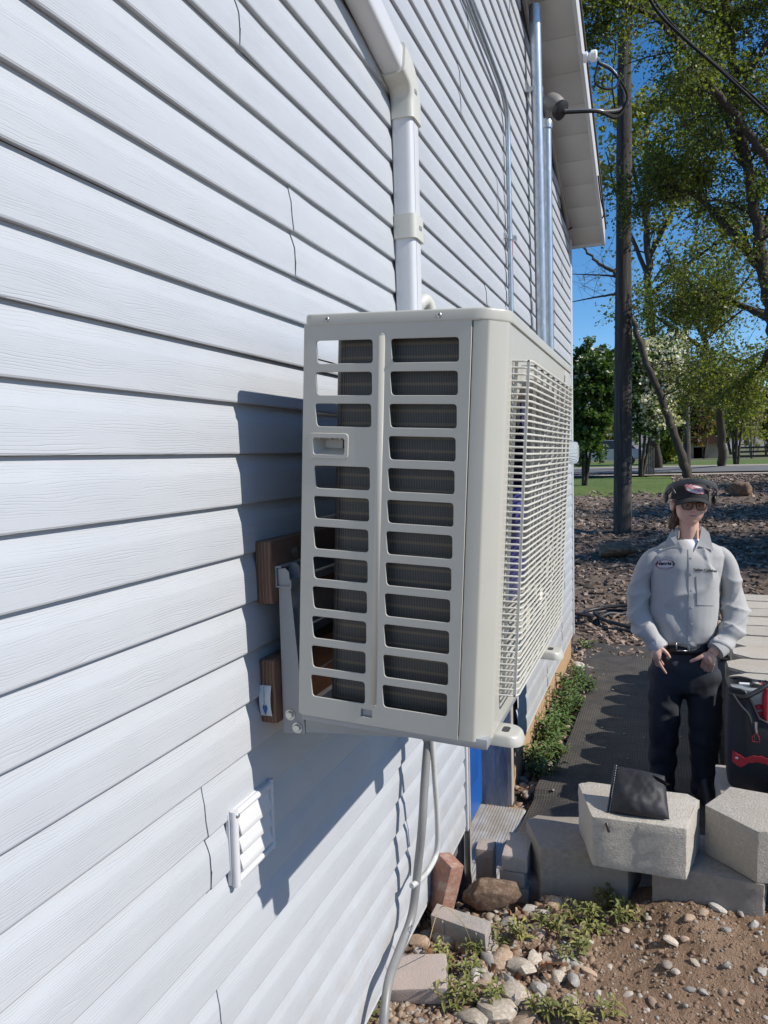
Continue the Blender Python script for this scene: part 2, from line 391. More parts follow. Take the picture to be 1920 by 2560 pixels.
# rake trim under the soffit
def rake_strip(name, x0, x1, dz0, dz1, ya, yb, m):
    return prism(name, [(ya, rake_z(ya)+dz0), (yb, rake_z(yb)+dz0), (yb, rake_z(yb)+dz1), (ya, rake_z(ya)+dz1)], 'x', x0, x1, m, house, .0015)
rake_strip('rake_trim', -.003, .022, -.035, -.001, 1.0, Y_COR, M_TRIM)
YE = 7.44; OV = .30
ln = .285; yy = YE
k = 0
while yy > 1.2:                                        # soffit panels, one by one
    a = max(yy-ln+.004, 1.0)
    rake_strip('soffit_panel', -.003, OV-.012, .0, .014+.003*(k % 2), a, yy, M_SOF); yy -= ln; k += 1
rake_strip('soffit_backing', -.2, OV-.02, .024, .05, 1.0, YE-.002, M_DARK)
rake_strip('fascia', OV-.012, OV+.012, -.018, .15, 1.0, YE+.004, M_TRIM)
prism('fascia_return', [(YE-.02, rake_z(YE)-.016), (YE+.006, rake_z(YE)-.016), (YE+.006, rake_z(YE)+.145), (YE-.02, rake_z(YE)+.145)], 'x', -1.5, OV-.0125, M_TRIM, house)
rake_strip('drip_edge', OV-.02, OV+.019, .151, .158, 1.0, YE+.02, M_DARK)
M_SHIN = mat('dark_shingles', (.05, .048, .046), (.08, .075, .07), 30, .9, bs=.6, bscale=60)
rake_strip('roof', -3.2, OV+.024, .159, .19, -1.6, YE+.05, M_SHIN)
# blue basement door
M_BLUE = mat('blue_paint', (.012, .10, .40), (.010, .085, .35), 5, .38, bs=.05, bscale=60)
M_WEATH = mat('weathered_paint', (.15, .16, .18), (.32, .33, .34), 26, .65, bs=.4, bscale=60, c3=(.07, .08, .105), s3=9, f3=.54, stretch=(1, 1, .22))
M_PEEL = mat('peeling_white_paint', (.55, .53, .49), (.33, .27, .20), 22, .7, bs=.4, bscale=90, stretch=(1, 1, .2), c3=(.22, .15, .09), s3=14, f3=.62)
door = box('door', (-.19, DY0, .03), (-.15, DY1, 2.08), M_BLUE, house)
for za, zb in ((.22, .85), (1.02, 1.95)):
    for ya, yb in ((DY0+.12, DY0+.43), (DY0+.53, DY1-.12)):
        box('door_panel', (-.15, ya, za), (-.142, yb, zb), M_BLUE, door, .006)
lathe('door_knob', [(.006, 0), (.02, .004), (.012, .03), (.028, .045), (.027, .065), (.01, .072)], M_ZINC, door, 16, frame((-.15, DY0+.08, 1.0), (1, 0, 0)))
box('door_jamb', (-.20, DY1, -.02), (-.002, DY1+.03, 2.12), M_WEATH, house); box('door_jamb', (-.20, DY0-.03, -.02), (-.002, DY0, 2.12), M_WEATH, house)
box('door_head', (-.20, DY0, 2.085), (-.004, DY1, 2.118), M_WEATH, house)
box('door_casing', (-.0015, DY1+.002, .02), (.022, DY1+.066, 2.12), M_PEEL, house, .004); box('door_casing', (-.0015, 3.0505, .0), (.024, 3.0685, 2.12), M_PEEL, house, .003)
box('flashing', (-.09, DY1+.068, -.3), (-.07, DY1+.268, 2.12), M_DARK, house)
M_ALU = mat('worn_aluminium_sill', (.50, .49, .45), (.38, .36, .33), 12, .5, .15, c3=(.36, .32, .27), s3=7, f3=.5)
bm = bmesh.new(); add_box(bm, (-.16, DY0+.001, -.01), (.10, DY1-.001, .012), None, .003)
for i in range(14): add_box(bm, (-.12+i*.0155, DY0+.004, .0121), (-.111+i*.0155, DY1-.004, .0155))
bm_obj('door_sill', bm, M_ALU, house)
box('sill_board', (-.12, DY0+.002, -.28), (.085, DY1+.06, -.0105), mat('raw_lumber', (.36, .24, .14), (.27, .17, .10), 10, .85, bs=.4, bscale=30, stretch=(1, .2, 3)), house, .004)

# ------------------------------------------------------------------ things on the wall
# line-set cover: straight ducts, coupling and elbow
lc = thing('line_set_cover', 'white plastic line set cover climbing the siding above the outdoor unit', 'pipe cover', (.02, 2.30, 2.4))
def duct_profile(w_, d_):       # (across, out) rounded box open to the wall
    return round_poly([(-w_/2, .0), (w_/2, .0), (w_/2*.93, d_), (-w_/2*.93, d_)], .02, 5)
def duct(name, pts, w_, d_, m, sides):
    """sweep duct profile along pts in the wall plane; sides = across-vector for each point"""
    rings = []
    for p, s in zip(pts, sides):
        rings.append([(V(p)+V(s)*a+V((1, 0, 0))*b) for a, b in duct_profile(w_, d_)])
    bm = bmesh.new(); loft(bm, rings); return bm_obj(name, bm, m, lc, ang=35)
XC = .010; yc = 2.305; DW, DD = .092, .068
sv = (0, 1, 0)
duct('duct', [(XC, yc, 2.28), (XC, yc, 3.12)], DW, DD, M_LINE, [sv]*2)
zc_ = W(862, 470, .06).z
o = duct('coupling', [(XC-.001, yc, zc_-.037), (XC-.001, yc, zc_-.034), (XC-.001, yc, zc_+.034), (XC-.001, yc, zc_+.037)], DW+.012, DD+.009, M_LINE2, [sv]*4)
box('slot', (XC+DD+.0075, yc-.012, zc_-.006), (XC+DD+.0095, yc+.012, zc_+.006), M_STEEL, o, .002)
ang_up = R(12); rad_ = .085; pts = []; sds = []
tot = math.pi/2-ang_up; z1 = 3.10
pts.append((XC-.001, yc, z1-.05)); sds.append(sv)
for i in range(11):
    a = tot*i/10; pts.append((XC-.001, yc-rad_*(1-math.cos(a)), z1+rad_*math.sin(a))); sds.append((0, math.cos(a), math.sin(a)))
dv = V((0, -math.sin(tot), math.cos(tot))); e = V(pts[-1])
pts.append(e+dv*.05); sds.append(sds[-1])
o = duct('elbow', pts, DW+.012, DD+.009, M_LINE2, sds)
box('slot', (XC+DD+.0075, yc-.03, z1+.025), (XC+DD+.0095, yc-.008, z1+.037), M_STEEL, o, .002)
duct('duct', [e+V((.001, 0, 0)), e+V((.001, 0, 0))+dv*1.6], DW, DD, M_LINE, [sds[-1]]*2)
box('duct_seam', (XC+DD-.002, yc-.020, 2.29), (XC+DD+.0004, yc-.0175, 3.06), M_STEEL, lc)
# white pipe elbows behind the unit's top
pe = W(903, 655, .05)
tube('pipe_insulation', smooth_path([pe+V((-.04, .02, -.1)), pe+V((.0, .0, -.01)), pe+V((.02, .05, .005)), pe+V((.03, .09, -.12))], 6), .022, M_LINE2, None, 12)
tag(bpy.data.objects['pipe_insulation'], 'cream insulated refrigerant pipe bend poking up behind the outdoor unit', 'pipe')

def conduit(name, label, pts, r, m=M_ZINC, n=14):
    t = thing(name, label, 'conduit', V(pts[-1])); tube('pipe', pts, r, m, t, n); return t
XM = .075
p0 = W(1155, 30, XM); p1 = W(1172, 715, XM)
p0.z += .05; mast = conduit('electrical_mast', 'thick galvanised steel conduit running up into the soffit', [p0, p0.lerp(p1, .5), V((p1.x, p1.y, p1.z-.9))], .036)
def clamp(parent, c, r):
    bm = bmesh.new(); add_tube(bm, [c+V((0, 0, -.014)), c+V((0, 0, .014))], r+.004, 14)
    add_box(bm, (c.x-XM+.0, c.y-.05, c.z-.014), (c.x-.01, c.y-.03, c.z+.014)); add_box(bm, (c.x+.0, c.y+r, c.z-.012), (c.x+.03, c.y+r+.03, c.z+.012))
    add_box(bm, (c.x-XM+.012, c.y-.06, c.z-.02), (c.x-XM+.022, c.y+.04, c.z+.02))
    bm_obj('clamp', bm, M_BOLT, parent, ang=40)
clamp(mast, W(1160, 197, XM), .036)
p2 = W(1181, 262, XM+.01); p3 = W(1188, 738, XM+.01)
m2 = conduit('service_mast', 'galvanised conduit under a grey weatherhead beside the thick conduit', [p2, p2.lerp(p3, .5), V((p3.x, p3.y, 2.12))], .030)
hd = W(1192, 228, XM+.04)
M_WH = mat('grey_weatherhead', (.20, .195, .185), (.16, .155, .15), 14, .55, bs=.1)
bm = bmesh.new(); blob(bm, hd+V((.0, 0, .0)), (.075, .070, .080))
for v in bm.verts:
    if v.co.z < hd.z-.03: v.co.z = hd.z-.03-(hd.z-.03-v.co.z)*.3
    v.co.x += max(0, hd.z+.06-v.co.z)*.35
bm_obj('weatherhead', bm, M_WH, m2, True)
bm = bmesh.new(); add_lathe(bm, [(.060, 0), (.064, .01), (.064, .03), (.045, .04)], 16, frame(hd+V((.045, -.01, -.035)), (.75, -.25, -.6))); bm_obj('wire_plate', bm, M_BLACK, m2, ang=40)
lathe('hub', [(.036, 0), (.038, .02), (.038, .05), (.034, .06)], M_ZINC, m2, 16, frame(p2+V((0, 0, -.05)), (0, 0, 1)))
# thin conduit with bend and red warning label
XT = .035
q = [W(1018, -30, XT), W(1010, 0, XT)]
tA, tB, tC = W(1012, 0, XT), W(1096, 225, XT), W(1104, 660, XT)
tUp = tB+(tA-tB).normalized()*1.4
pth = [tUp, tB+(tA-tB).normalized()*.16]+[ (tB+(tA-tB).normalized()*.16)*(1-t)**2+tB*2*t*(1-t)+(tB+(tC-tB).normalized()*.16)*t*t for t in (.2, .4, .6, .8)]+[tB+(tC-tB).normalized()*.16, tC, tC+V((0, 0, -.9))]
thin = conduit('thin_conduit', 'thin bent galvanised conduit with a red warning label on the siding', pth, .0135)
clamp(thin, W(1101, 513, XT), .0135)
la, lb = W(1102, 520, XT), W(1104, 637, XT)
M_RED = mat('red_label', (.50, .03, .03), (.42, .025, .025), 10, .5)
M_WHT = mat('white_print', (.8, .8, .8), (.78, .78, .78), 10, .6)
bm = bmesh.new(); nr = 8
for i in range(nr):
    a0, a1 = R(-75+i*130/nr), R(-75+(i+1)*130/nr)
    qd = [(la, a0), (la, a1), (lb, a1), (lb, a0)]
    bm.faces.new([bm.verts.new(c+V((math.cos(a), math.sin(a), 0))*.0142) for c, a in qd])
lab = bm_obj('warning_label', bm, M_RED, thin)
lc_ = (la+lb)/2; an = R(-28); nrm = V((math.cos(an), math.sin(an), 0))
text_mesh('lettering', 'WARNING: PHOTOVOLTAIC POWER', .0075, M_WHT, lab, frame(lc_+nrm*.0146, nrm, (0, 0, 1)), .0002, .0003)
# electric meter
mt = thing('electric_meter', 'round glass electric meter on a grey box behind the outdoor unit', 'meter', (.0, 5.72, 1.7))
MZ = Y(1228, 978, 5.6).z
box('meter_box', (.012, 5.60, MZ-.32), (.105, 5.90, MZ+.14), mat('grey_meter_box', (.40, .41, .41), (.36, .37, .37), 8, .5), mt, .008)
M_GLASS, gnt, gp = newmat('clear_glass'); gp.inputs['Base Color'].default_value = (.92, .96, .95, 1); gp.inputs['Roughness'].default_value = .04; gp.inputs['Transmission Weight'].default_value = 1; gp.inputs['IOR'].default_value = 1.25
lathe('meter_ring', [(.092, 0), (.095, .01), (.095, .03), (.088, .035)], M_ZINC, mt, 28, frame((.104, 5.72, MZ), (1, 0, 0)))
lathe('meter_face', [(.07, 0), (.07, .03)], M_WHT, mt, 28, frame((.112, 5.72, MZ), (1, 0, 0)))
lathe('meter_glass', [(.084, 0), (.086, .02), (.085, .085), (.078, .102), (.05, .11)], M_GLASS, mt, 32, frame((.120, 5.72, MZ), (1, 0, 0)))
# insulator on the fascia and the service wires
ins = thing('wire_insulator', 'white porcelain insulator bolted to the fascia holding the service wires', 'insulator', W(1258, 125, .312))
ip = W(1258, 125, .312)
lathe('insulator_body', [(.02, 0), (.032, .004), (.034, .03), (.022, .036), (.022, .05), (.036, .056), (.038, .085), (.028, .095)], M_WHT, ins, 18, frame(ip, (1, .1, 0)))
tube('eye_bolt', [ip+V((.09, .0, -.01)), ip+V((.11, .0, -.03)), ip+V((.10, .02, -.05))], .006, M_ZINC, ins, 8)
st = hd+V((.08, -.01, -.06)); en = ip+V((.10, .0, -.05))
for i in range(3):
    j = V((0, (i-1)*.02, (i-1)*.018))
    a = V((st.x, st.y, st.z))
    b1 = Y(1290, 240, st.y+.05)+j*.5; b2 = Y(1333, 250, st.y+.15)+j; b3 = Y(1356, 205+i*6, st.y+.2)+j; b4 = Y(1325, 155, (st.y+en.y)/2+.2)+j*.4
    o = tube('service_wire', smooth_path([a+j*.6, b1, b2, b3, b4, en+j*.15], 8), .0095, M_WIRE if i < 2 else mat('bare_wire', (.45, .46, .47), (.3, .3, .3), 30, .4, .8), None, 8)
    tag(o, ['black service wire looping from the weatherhead to the insulator', 'black service wire looping from the weatherhead to the insulator', 'bare metal service wire looping from the weatherhead to the insulator'][i], 'wire', 'service wires at the weatherhead')
bm = bmesh.new()
jn = [Y(1300, 243, st.y+.09), Y(1333, 240, st.y+.16), Y(1354, 225, st.y+.2)]
add_tube(bm, smooth_path(jn, 5), .021, 8); o = bm_obj('wire_splice', bm, M_BLACK, None, ang=50); tag(o, 'black taped splice on the looped service wires', 'splice')
tail = smooth_path([en, Y(1285, 175, en.y), Y(1305, 192, en.y), Y(1330, 188, en.y+.05), Y(1338, 165, en.y+.1)], 6)
o = tube('coiled_wire_tail', tail, .007, M_WIRE, None, 7); tag(o, 'thin twisted wire tail hanging under the fascia insulator', 'wire')
o = tube('soffit_cable', smooth_path([W(1229, 496, .03), Y(1245, 488, 7.3), Y(1275, 487, 7.3), W(1303, 468, .322), W(1298, 430, .322), W(1292, 380, .322)], 6), .006, M_WIRE, None, 6); tag(o, 'thin black cable hanging along the lower end of the soffit', 'cable')
# louvred vent in the shadow of the unit
va, vb = W(497, 1770, .03), W(592, 1845, .03)
vt = thing('wall_vent', 'small white louvred vent hood half in the shadow of the outdoor unit', 'vent', (.012, va.y+.085, va.z-.15))
y0v, z1v = va.y+.016, va.z+.004; VW, VH = .165, .152
bm = bmesh.new()
add_tube(bm, [(.023, y0v+.009, z1v), (.023, y0v+.009, z1v-VH)], .0085, 12); add_tube(bm, [(.021, y0v+VW-.008, z1v), (.021, y0v+VW-.008, z1v-VH)], .006, 10)
add_tube(bm, [(.022, y0v+.008, z1v-.009), (.021, y0v+VW-.008, z1v-.009)], .0075, 12); add_tube(bm, [(.022, y0v+.008, z1v-VH+.008), (.021, y0v+VW-.008, z1v-VH+.008)], .0075, 12)
add_box(bm, (.006, y0v, z1v-VH), (.020, y0v+VW, z1v-.001), None, .004)
bm_obj('frame', bm, M_LINE, vt, ang=40)
for i in range(3):
    zt = z1v-.022-i*.036
    bm = bmesh.new(); pr = [(.0190, zt+.004), (.0205, zt+.003), (.0235, zt-.010), (.0275, zt-.024), (.0300, zt-.0345), (.0288, zt-.036), (.0190, zt-.012)]
    add_prism(bm, pr, 'y', y0v+.024, y0v+VW-.022); bm_obj('louvre', bm, M_LINE, vt, ang=60)
lathe('screw', [(.004, 0), (.0045, .002), (.002, .003)], M_BOLT, vt, 10, frame((.0312, y0v+.009, z1v-.008), (1, -.3, .2)))
# grey flexible conduit and clear drain hose below the unit
XG = .10
gp_ = [W(925, 1590, XG), W(918, 1680, XG), W(912, 1780, XG), W(903, 1870, XG-.02), W(890, 1975, XG-.035), W(862, 2055, XG-.04), W(842, 2110, XG-.03), W(832, 2170, XG-.02), W(828, 2240, XG-.01), W(832, 2300, XG)]
t = thing('flexible_conduit', 'grey flexible conduit drooping from the outdoor unit down to the dirt', 'conduit', gp_[-1]); tube('hose', smooth_path(gp_, 8), .0135, M_GREYP, t, 14)
lathe('fitting', [(.016, 0), (.02, .01), (.02, .04), (.016, .05)], M_GREYP, t, 14, frame(gp_[0]+V((0, 0, -.02)), (0, 0, 1)))
M_CLR = mat('milky_tube', (.55, .55, .53), (.48, .48, .46), 20, .3)
dh = [W(934, 1595, XG+.02), W(939, 1680, XG+.02), W(945, 1770, XG+.02), W(943, 1840, XG+.01), W(925, 1880, XG), W(905, 1902, XG-.02), W(889, 1914, XG-.03)]
bm = bmesh.new(); sp = smooth_path(dh, 24); add_tube(bm, sp, [.0088+.0009*(i % 2) for i in range(len(sp))], 10)
o = bm_obj('drain_hose', bm, M_CLR, None, ang=60); tag(o, 'translucent ribbed drain hose looping beside the grey flexible conduit', 'hose')
# ------------------------------------------------------------------ outdoor heat pump unit (local axes: u out from the wall, w along the wall, v up)
random.seed(11)
TH = .054; X0U, Y0U, VD = .155, 1.287, -.504
unit = thing('outdoor_unit', 'beige outdoor heat pump unit hung on the siding, louvred end towards the viewer', 'heat pump', (X0U+VD*math.sin(TH), Y0U, 2+VD*math.cos(TH)), rot=(0, TH, 0))
LOCAL[0] = True
XS, XE, XF, CH, UW, HC, HT = .325, .356, .383, .040, .985, .760, .779
SIDE = Matrix.Rotation(math.pi/2, 4, 'X')
outl = [[(0.0, 0.004), (.006, 0.0), (XS-.0012, 0.0), (XS-.0012, HC-.002), (0.0, HC-.002)]]
PITCH, OPH, OTOP = .0587, .0452, HC-.030
for i in range(12):
    t_ = OTOP-i*PITCH; b_ = t_-OPH
    if i != 3: outl.append(round_poly([(.0235, t_), (.0285, b_), (.1415, b_), (.140, t_)], .008, 5))
    outl.append(round_poly([(.1735, t_), (.178, b_), (.3045, b_), (.303, t_)], .008, 5))
hz = OTOP-3*PITCH-OPH/2
outl.append(round_poly([(.020, hz+.017), (.022, hz-.017), (.090, hz-.017), (.089, hz+.017)], .006, 5))
outl.append([(.1315, .014), (.1315, .031), (.1565, .031), (.1565, .014)])
curve_plate('side_panel', outl, .0016, M_UNIT, unit, SIDE, .0011)
# raised bead between the louvre columns, returns of the sheet at its edges
bm = bmesh.new(); add_tube(bm, [(.1575, .0005, .042), (.1575, .0005, .735)], .0078, 12)
for v in bm.verts: v.co.y *= .55
blob(bm, (.1575, .0005, .735), (.0078, .0043, .0078), None, 12, 8); blob(bm, (.1575, .0005, .042), (.0078, .0043, .0078), None, 12, 8)
bm_obj('bead', bm, M_UNIT, unit, True)
box('slot_plate', (.129, .0035, .010), (.159, .005, .034), M_STEEL, unit)
box('edge_return', (-.0018, .0015, .004), (.0006, .028, HC-.003), M_UNIT, unit)
# grip handle moulded into the panel
bm = bmesh.new()
ho = round_poly([(.013, hz+.025), (.015, hz-.024), (.0955, hz-.024), (.0955, hz+.025)], .008, 5); hi = round_poly([(.022, hz+.016), (.0235, hz-.0165), (.0885, hz-.0165), (.088, hz+.016)], .006, 5)
hb = round_poly([(.035, hz+.012), (.036, hz-.003), (.083, hz-.003), (.082, hz+.012)], .004, 5)
A = [bm.verts.new((x, -.0012, z)) for x, z in ho]; A2 = [bm.verts.new((x*.985+.0008, -.0045, (z-hz)*.95+hz)) for x, z in ho]; B = [bm.verts.new((x, -.0045, z)) for x, z in hi]; C_ = [bm.verts.new((x, .026, z)) for x, z in hb]
for P_, Q_ in ((A, A2), (A2, B), (B, C_)):
    for i in range(len(P_)): bm.faces.new((P_[i], P_[(i+1) % len(P_)], Q_[(i+1) % len(Q_)], Q_[i]))
bm.faces.new(C_)
hnd = bm_obj('handle', bm, M_UNIT, unit, ang=35)
for x in (.035, .057, .078): box('rib', (x-.0007, -.003, hz+.0125), (x+.0007, .02, hz+.0195), M_UNIT, hnd)
# screws in the cover
def screw(p, parent, m=M_BOLT, r=.0048, ax=(0, -1, 0)):
    bm = bmesh.new(); M_ = frame(p, ax)
    add_lathe(bm, [(r*.7, -.004), (r, 0), (r, .001), (r*.8, .0022), (r*.35, .0028)], 14, M_)
    o = bm_obj('screw', bm, m, parent, ang=40)
    for k in (0, 1):
        a, b = (r*.55, r*.14) if k else (r*.14, r*.55)
        bm = bmesh.new(); add_box(bm, (-a, -b, .0024), (a, b, .0031), M_); bm_obj('cross_slot', bm, M_DARK, o)
# top cover: skirted lid with rounded near front corner
def lid_poly(off):
    a = off; return round_poly([(-.002-a, -.003-a), (XE-.010, -.003-a), (XF+.003+a, CH-.006), (XF+.003+a, UW+.003+a), (-.002-a, UW+.003+a)], .02+a, 6)
rings = []
for z, o_ in ((HC-.0030, -.0012), (HC-.0015, .0004), (HC+.001, .0006), (HC+.0150, .0), (HC+.0172, -.0008), (HT-.0005, -.0025), (HT, -.0055)):
    rings.append([(x, y, z) for x, y in lid_poly(o_)])
bm = bmesh.new(); loft(bm, rings); lid = bm_obj('top_cover', bm, M_UNIT, unit, ang=38)
screw((.047, -.0035, HC+.0075), lid); screw((.265, -.0035, HC+.0075), lid)
# front corner: flat strip, chamfer and rounded edge (one folded sheet), then the front panel with the fan opening
prof = [(XS+.0012, .012), (XS+.0012, .0015), (XS+.003, .0)]
prof += [(XE-.004, .0), (XE-.001, .0010), (XE+.001, .003)] + [(XF-.0035, CH-.012), (XF-.0010, CH-.007), (XF, CH)]
bm = bmesh.new(); pr2 = [(a-.0012 if i > 3 else a, b+.0014) for i, (a, b) in enumerate(prof)]
add_prism(bm, prof+pr2[::-1], 'z', .0, HC-.0035)
bm_obj('corner_panel', bm, M_UNIT, unit, ang=28)
FW, FV, FR = .425, .385, .292
def fo(t, k):            # rounded square fan opening
    c, s = math.cos(t), math.sin(t); q = .45
    return FW+.318*k*math.copysign(abs(c)**q, c), FV+.298*k*math.copysign(abs(s)**q, s)
circ = [fo(2*math.pi*(i+.5)/96, 1) for i in range(96)]
FRONT = Matrix(((0, 0, 1, XF-.0012), (1, 0, 0, 0), (0, 1, 0, 0), (0, 0, 0, 1)))
curve_plate('front_panel', [[(CH, 0.008), (.84, 0.008), (.84, HC-.0035), (CH, HC-.0035)], circ], .0012, M_UNIT, unit, FRONT, .0006)
box('service_panel', (XF-.002, .843, .008), (XF+.0006, UW, HC-.0035), M_UNIT, unit, .001); box('far_side_panel', (.0, UW-.002, 0), (XF-.002, UW, HC-.0035), M_UNIT, unit)
box('panel_seam', (XF-.002, .8405, .03), (XF+.0035, .8425, HC-.02), M_UNIT, unit)
box('rear_panel', (-.001, .80, 0), (.0008, UW-.003, HC-.004), M_UNIT, unit); box('partition', (.03, .80, .02), (XF-.003, .803, HC-.006), M_STEEL, unit)
box('base_pan', (.004, .004, -.014), (XF-.004, UW-.004, .006), M_STEEL, unit, .002)
bm = bmesh.new(); n = 96
for (u0, r0), (u1, r1) in zip([(XF-.001, 1.01), (XF-.006, .985), (XF-.03, .95)], [(XF-.006, .985), (XF-.03, .95), (XF-.10, .94)]):
    for i in range(n):
        a, b = 2*math.pi*(i+.5)/n, 2*math.pi*(i+1.5)/n
        bm.faces.new([bm.verts.new((u, *fo(t, r))) for u, r, t in ((u0, r0, a), (u0, r0, b), (u1, r1, b), (u1, r1, a))])
bmesh.ops.remove_doubles(bm, verts=bm.verts, dist=1e-5); bm_obj('fan_shroud', bm, M_UNIT, unit, True)
# finned coil wrapped round the back and the near end
def coil_mat():
    m, nt, p = newmat('finned_coil'); tc = N(nt, 'TexCoord'); sx = N(nt, 'SeparateXYZ'); L(nt, tc.outputs['Object'], sx.inputs[0])
    s = N(nt, 'Math', operation='ADD'); L(nt, sx.outputs[0], s.inputs[0]); L(nt, sx.outputs[1], s.inputs[1])
    f = N(nt, 'Math', operation='MULTIPLY', i_1=2*math.pi/.0032); L(nt, s.outputs[0], f.inputs[0]); si = N(nt, 'Math', operation='SINE'); L(nt, f.outputs[0], si.inputs[0])
    fin = ramp(nt, si.outputs[0], ((.2, 0), (.9, 1)))
    t = N(nt, 'Math', operation='MULTIPLY', i_1=1/.0245); L(nt, sx.outputs[2], t.inputs[0]); fr = N(nt, 'Math', operation='FRACT'); L(nt, t.outputs[0], fr.inputs[0])
    d = N(nt, 'Math', operation='SUBTRACT', i_1=.5); L(nt, fr.outputs[0], d.inputs[0]); ab = N(nt, 'Math', operation='ABSOLUTE'); L(nt, d.outputs[0], ab.inputs[0])
    tb = ramp(nt, ab.outputs[0], ((.07, 1), (.14, 0)))
    c = mixc(nt, fin.outputs[0], (.040, .043, .044), (.105, .108, .105))
    nz = noise_node(nt, tc.outputs['Object'], 14, 3, .6); br = ramp(nt, nz.outputs[0], ((.50, 0), (.72, .35))); c = mixc(nt, br.outputs[0], c, (.085, .062, .036))
    tf = N(nt, 'Math', operation='MULTIPLY', i_1=.55); L(nt, tb.outputs[0], tf.inputs[0]); c = mixc(nt, tf.outputs[0], c, (.16, .13, .085))
    L(nt, c, p.inputs['Base Color']); p.inputs['Roughness'].default_value = .5; p.inputs['Metallic'].default_value = .3
    L(nt, bump(nt, fin.outputs[0], .5, .001), p.inputs['Normal']); return m
M_COIL = coil_mat()
outer = [(.372, .022), (.372, .046)]
outer += [(.070+.022*(1-math.sin(a)), .046+.022*(1-math.cos(a))) for a in [math.pi/2*i/6 for i in range(7)]] 
outer += [(.070, .79), (.044, .79)] + [(.044+.046*(1-math.cos(a)), .068-.046*math.sin(a)) for a in [math.pi/2*i/8 for i in range(9)]]
bm = bmesh.new(); add_prism(bm, outer, 'z', .008, HC-.010); bm_obj('coil', bm, M_COIL, unit, ang=30)
for z in (.55, .60): pass
# rear guard wires
bm = bmesh.new()
for w_ in (.03, .20, .40, .60, .79): add_tube(bm, [(.006, w_, .006), (.006, w_, HC-.006)], .0022, 6)
for i in range(7): add_tube(bm, [(.006, .003, .07+i*.105), (.006, .80, .07+i*.105)], .0018, 6)
bm_obj('rear_guard', bm, M_GRIL, unit, ang=60)
# fan
M_FAN = mat('navy_fan_plastic', (.05, .05, .22), (.04, .04, .17), 20, .35)
bm = bmesh.new(); add_lathe(bm, [(.055, -.02), (.06, .0), (.055, .03), (.02, .04)], 28, frame((.318, FW, FV), (1, 0, 0)))
hub = bm_obj('fan_hub', bm, M_FAN, unit, ang=40)
for k in range(3):
    bm = bmesh.new(); rows = []
    for i in range(11):
        r = .05+(.255-.05)*i/10; sw = .55*(i/10)**1.5; half = .38+.32*(i/10); row = []
        for j in range(13):
            s = j/12*2-1; a = 2*math.pi*k/3+.5+sw+half*s*(1-.15*max(0, i-8)); u = .322+.040*s*(1-.25*i/10)-.012*s*s
            row.append((u, FW+r*math.cos(a), FV+r*math.sin(a)))
        rows.append(row)
    for rr, sgn in ((rows, 0), ):
        vt_ = [[bm.verts.new(p) for p in r] for r in rows]; vb_ = [[bm.verts.new((p[0]-.004, p[1], p[2])) for p in r] for r in rows]
    for i in range(10):
        for j in range(12):
            bm.faces.new((vt_[i][j], vt_[i][j+1], vt_[i+1][j+1], vt_[i+1][j])); bm.faces.new((vb_[i][j], vb_[i+1][j], vb_[i+1][j+1], vb_[i][j+1]))
    ring_t = vt_[0]+[r[-1] for r in vt_[1:]]+vt_[-1][-2::-1]+[r[0] for r in vt_[-2:0:-1]]; ring_b = vb_[0]+[r[-1] for r in vb_[1:]]+vb_[-1][-2::-1]+[r[0] for r in vb_[-2:0:-1]]
    for i in range(len(ring_t)): bm.faces.new((ring_t[i], ring_t[(i+1) % len(ring_t)], ring_b[(i+1) % len(ring_b)], ring_b[i]))
    bm_obj('fan_blade', bm, M_FAN, hub, ang=60)
box('motor_bracket', (.12, FW-.035, .01), (.135, FW+.035, HC-.01), M_STEEL, unit); lathe('fan_motor', [(.05, 0), (.055, .01), (.055, .10), (.04, .12)], M_STEEL, unit, 20, frame((.135, FW, FV), (1, 0, 0)))
# wire grille over the fan: each bar a piece of its own
GW0, GW1, GV0, GV1, GP = .085, .765, .068, .695, .034
gr = None
bm = bmesh.new()
def rbar(bm, pts, hw, hv):
    """rectangular bar along pts, half sizes hw (out) and hv"""
    for a, b in zip(pts, pts[1:]):
        lo = [min(a[i], b[i]) for i in range(3)]; hi_ = [max(a[i], b[i]) for i in range(3)]
        add_box(bm, (lo[0]-hw, lo[1]-hv, lo[2]-hv), (hi_[0]+hw, hi_[1]+hv, hi_[2]+hv))
nver = 9
for i in range(nver):
    w_ = GW0+(GW1-GW0)*i/(nver-1)
    rbar(bm, [(XF+GP-.006, w_, GV0), (XF+GP-.006, w_, GV1)], .0028, .0016)
for w_ in (GW0, GW1): rbar(bm, [(XF+.006, w_, GV0), (XF+.006, w_, GV1)], .003, .0013)
for v_ in (GV0, GV1):
    for i in range(nver):
        w_ = GW0+(GW1-GW0)*i/(nver-1); rbar(bm, [(XF+.0, w_, v_), (XF+GP-.006, w_, v_)], .0012, .0016)
grl = bm_obj('fan_grille', bm, M_GRIL, unit)
bm = bmesh.new()
rp = [(XF+.000, GW0-.006), (XF+GP*.55, GW0-.003), (XF+GP*.9, GW0+.002), (XF+GP, GW0+.012), (XF+GP, GW1-.012), (XF+GP*.9, GW1-.002), (XF+GP*.55, GW1+.003), (XF+.000, GW1+.006)]
add_tube(bm, [(u, w_, 0) for u, w_ in rp], .0021, 6)
bar0 = bm_obj('grille_bar', bm, M_GRIL, grl, ang=60); bar0.location.z = GV0
NB = 53
for i in range(1, NB):
    b = bar0.copy(); COL.objects.link(b); b.location.z = GV0+(GV1-GV0)*i/(NB-1)
bm = bmesh.new()                                        # round bezel ribs inside the grille
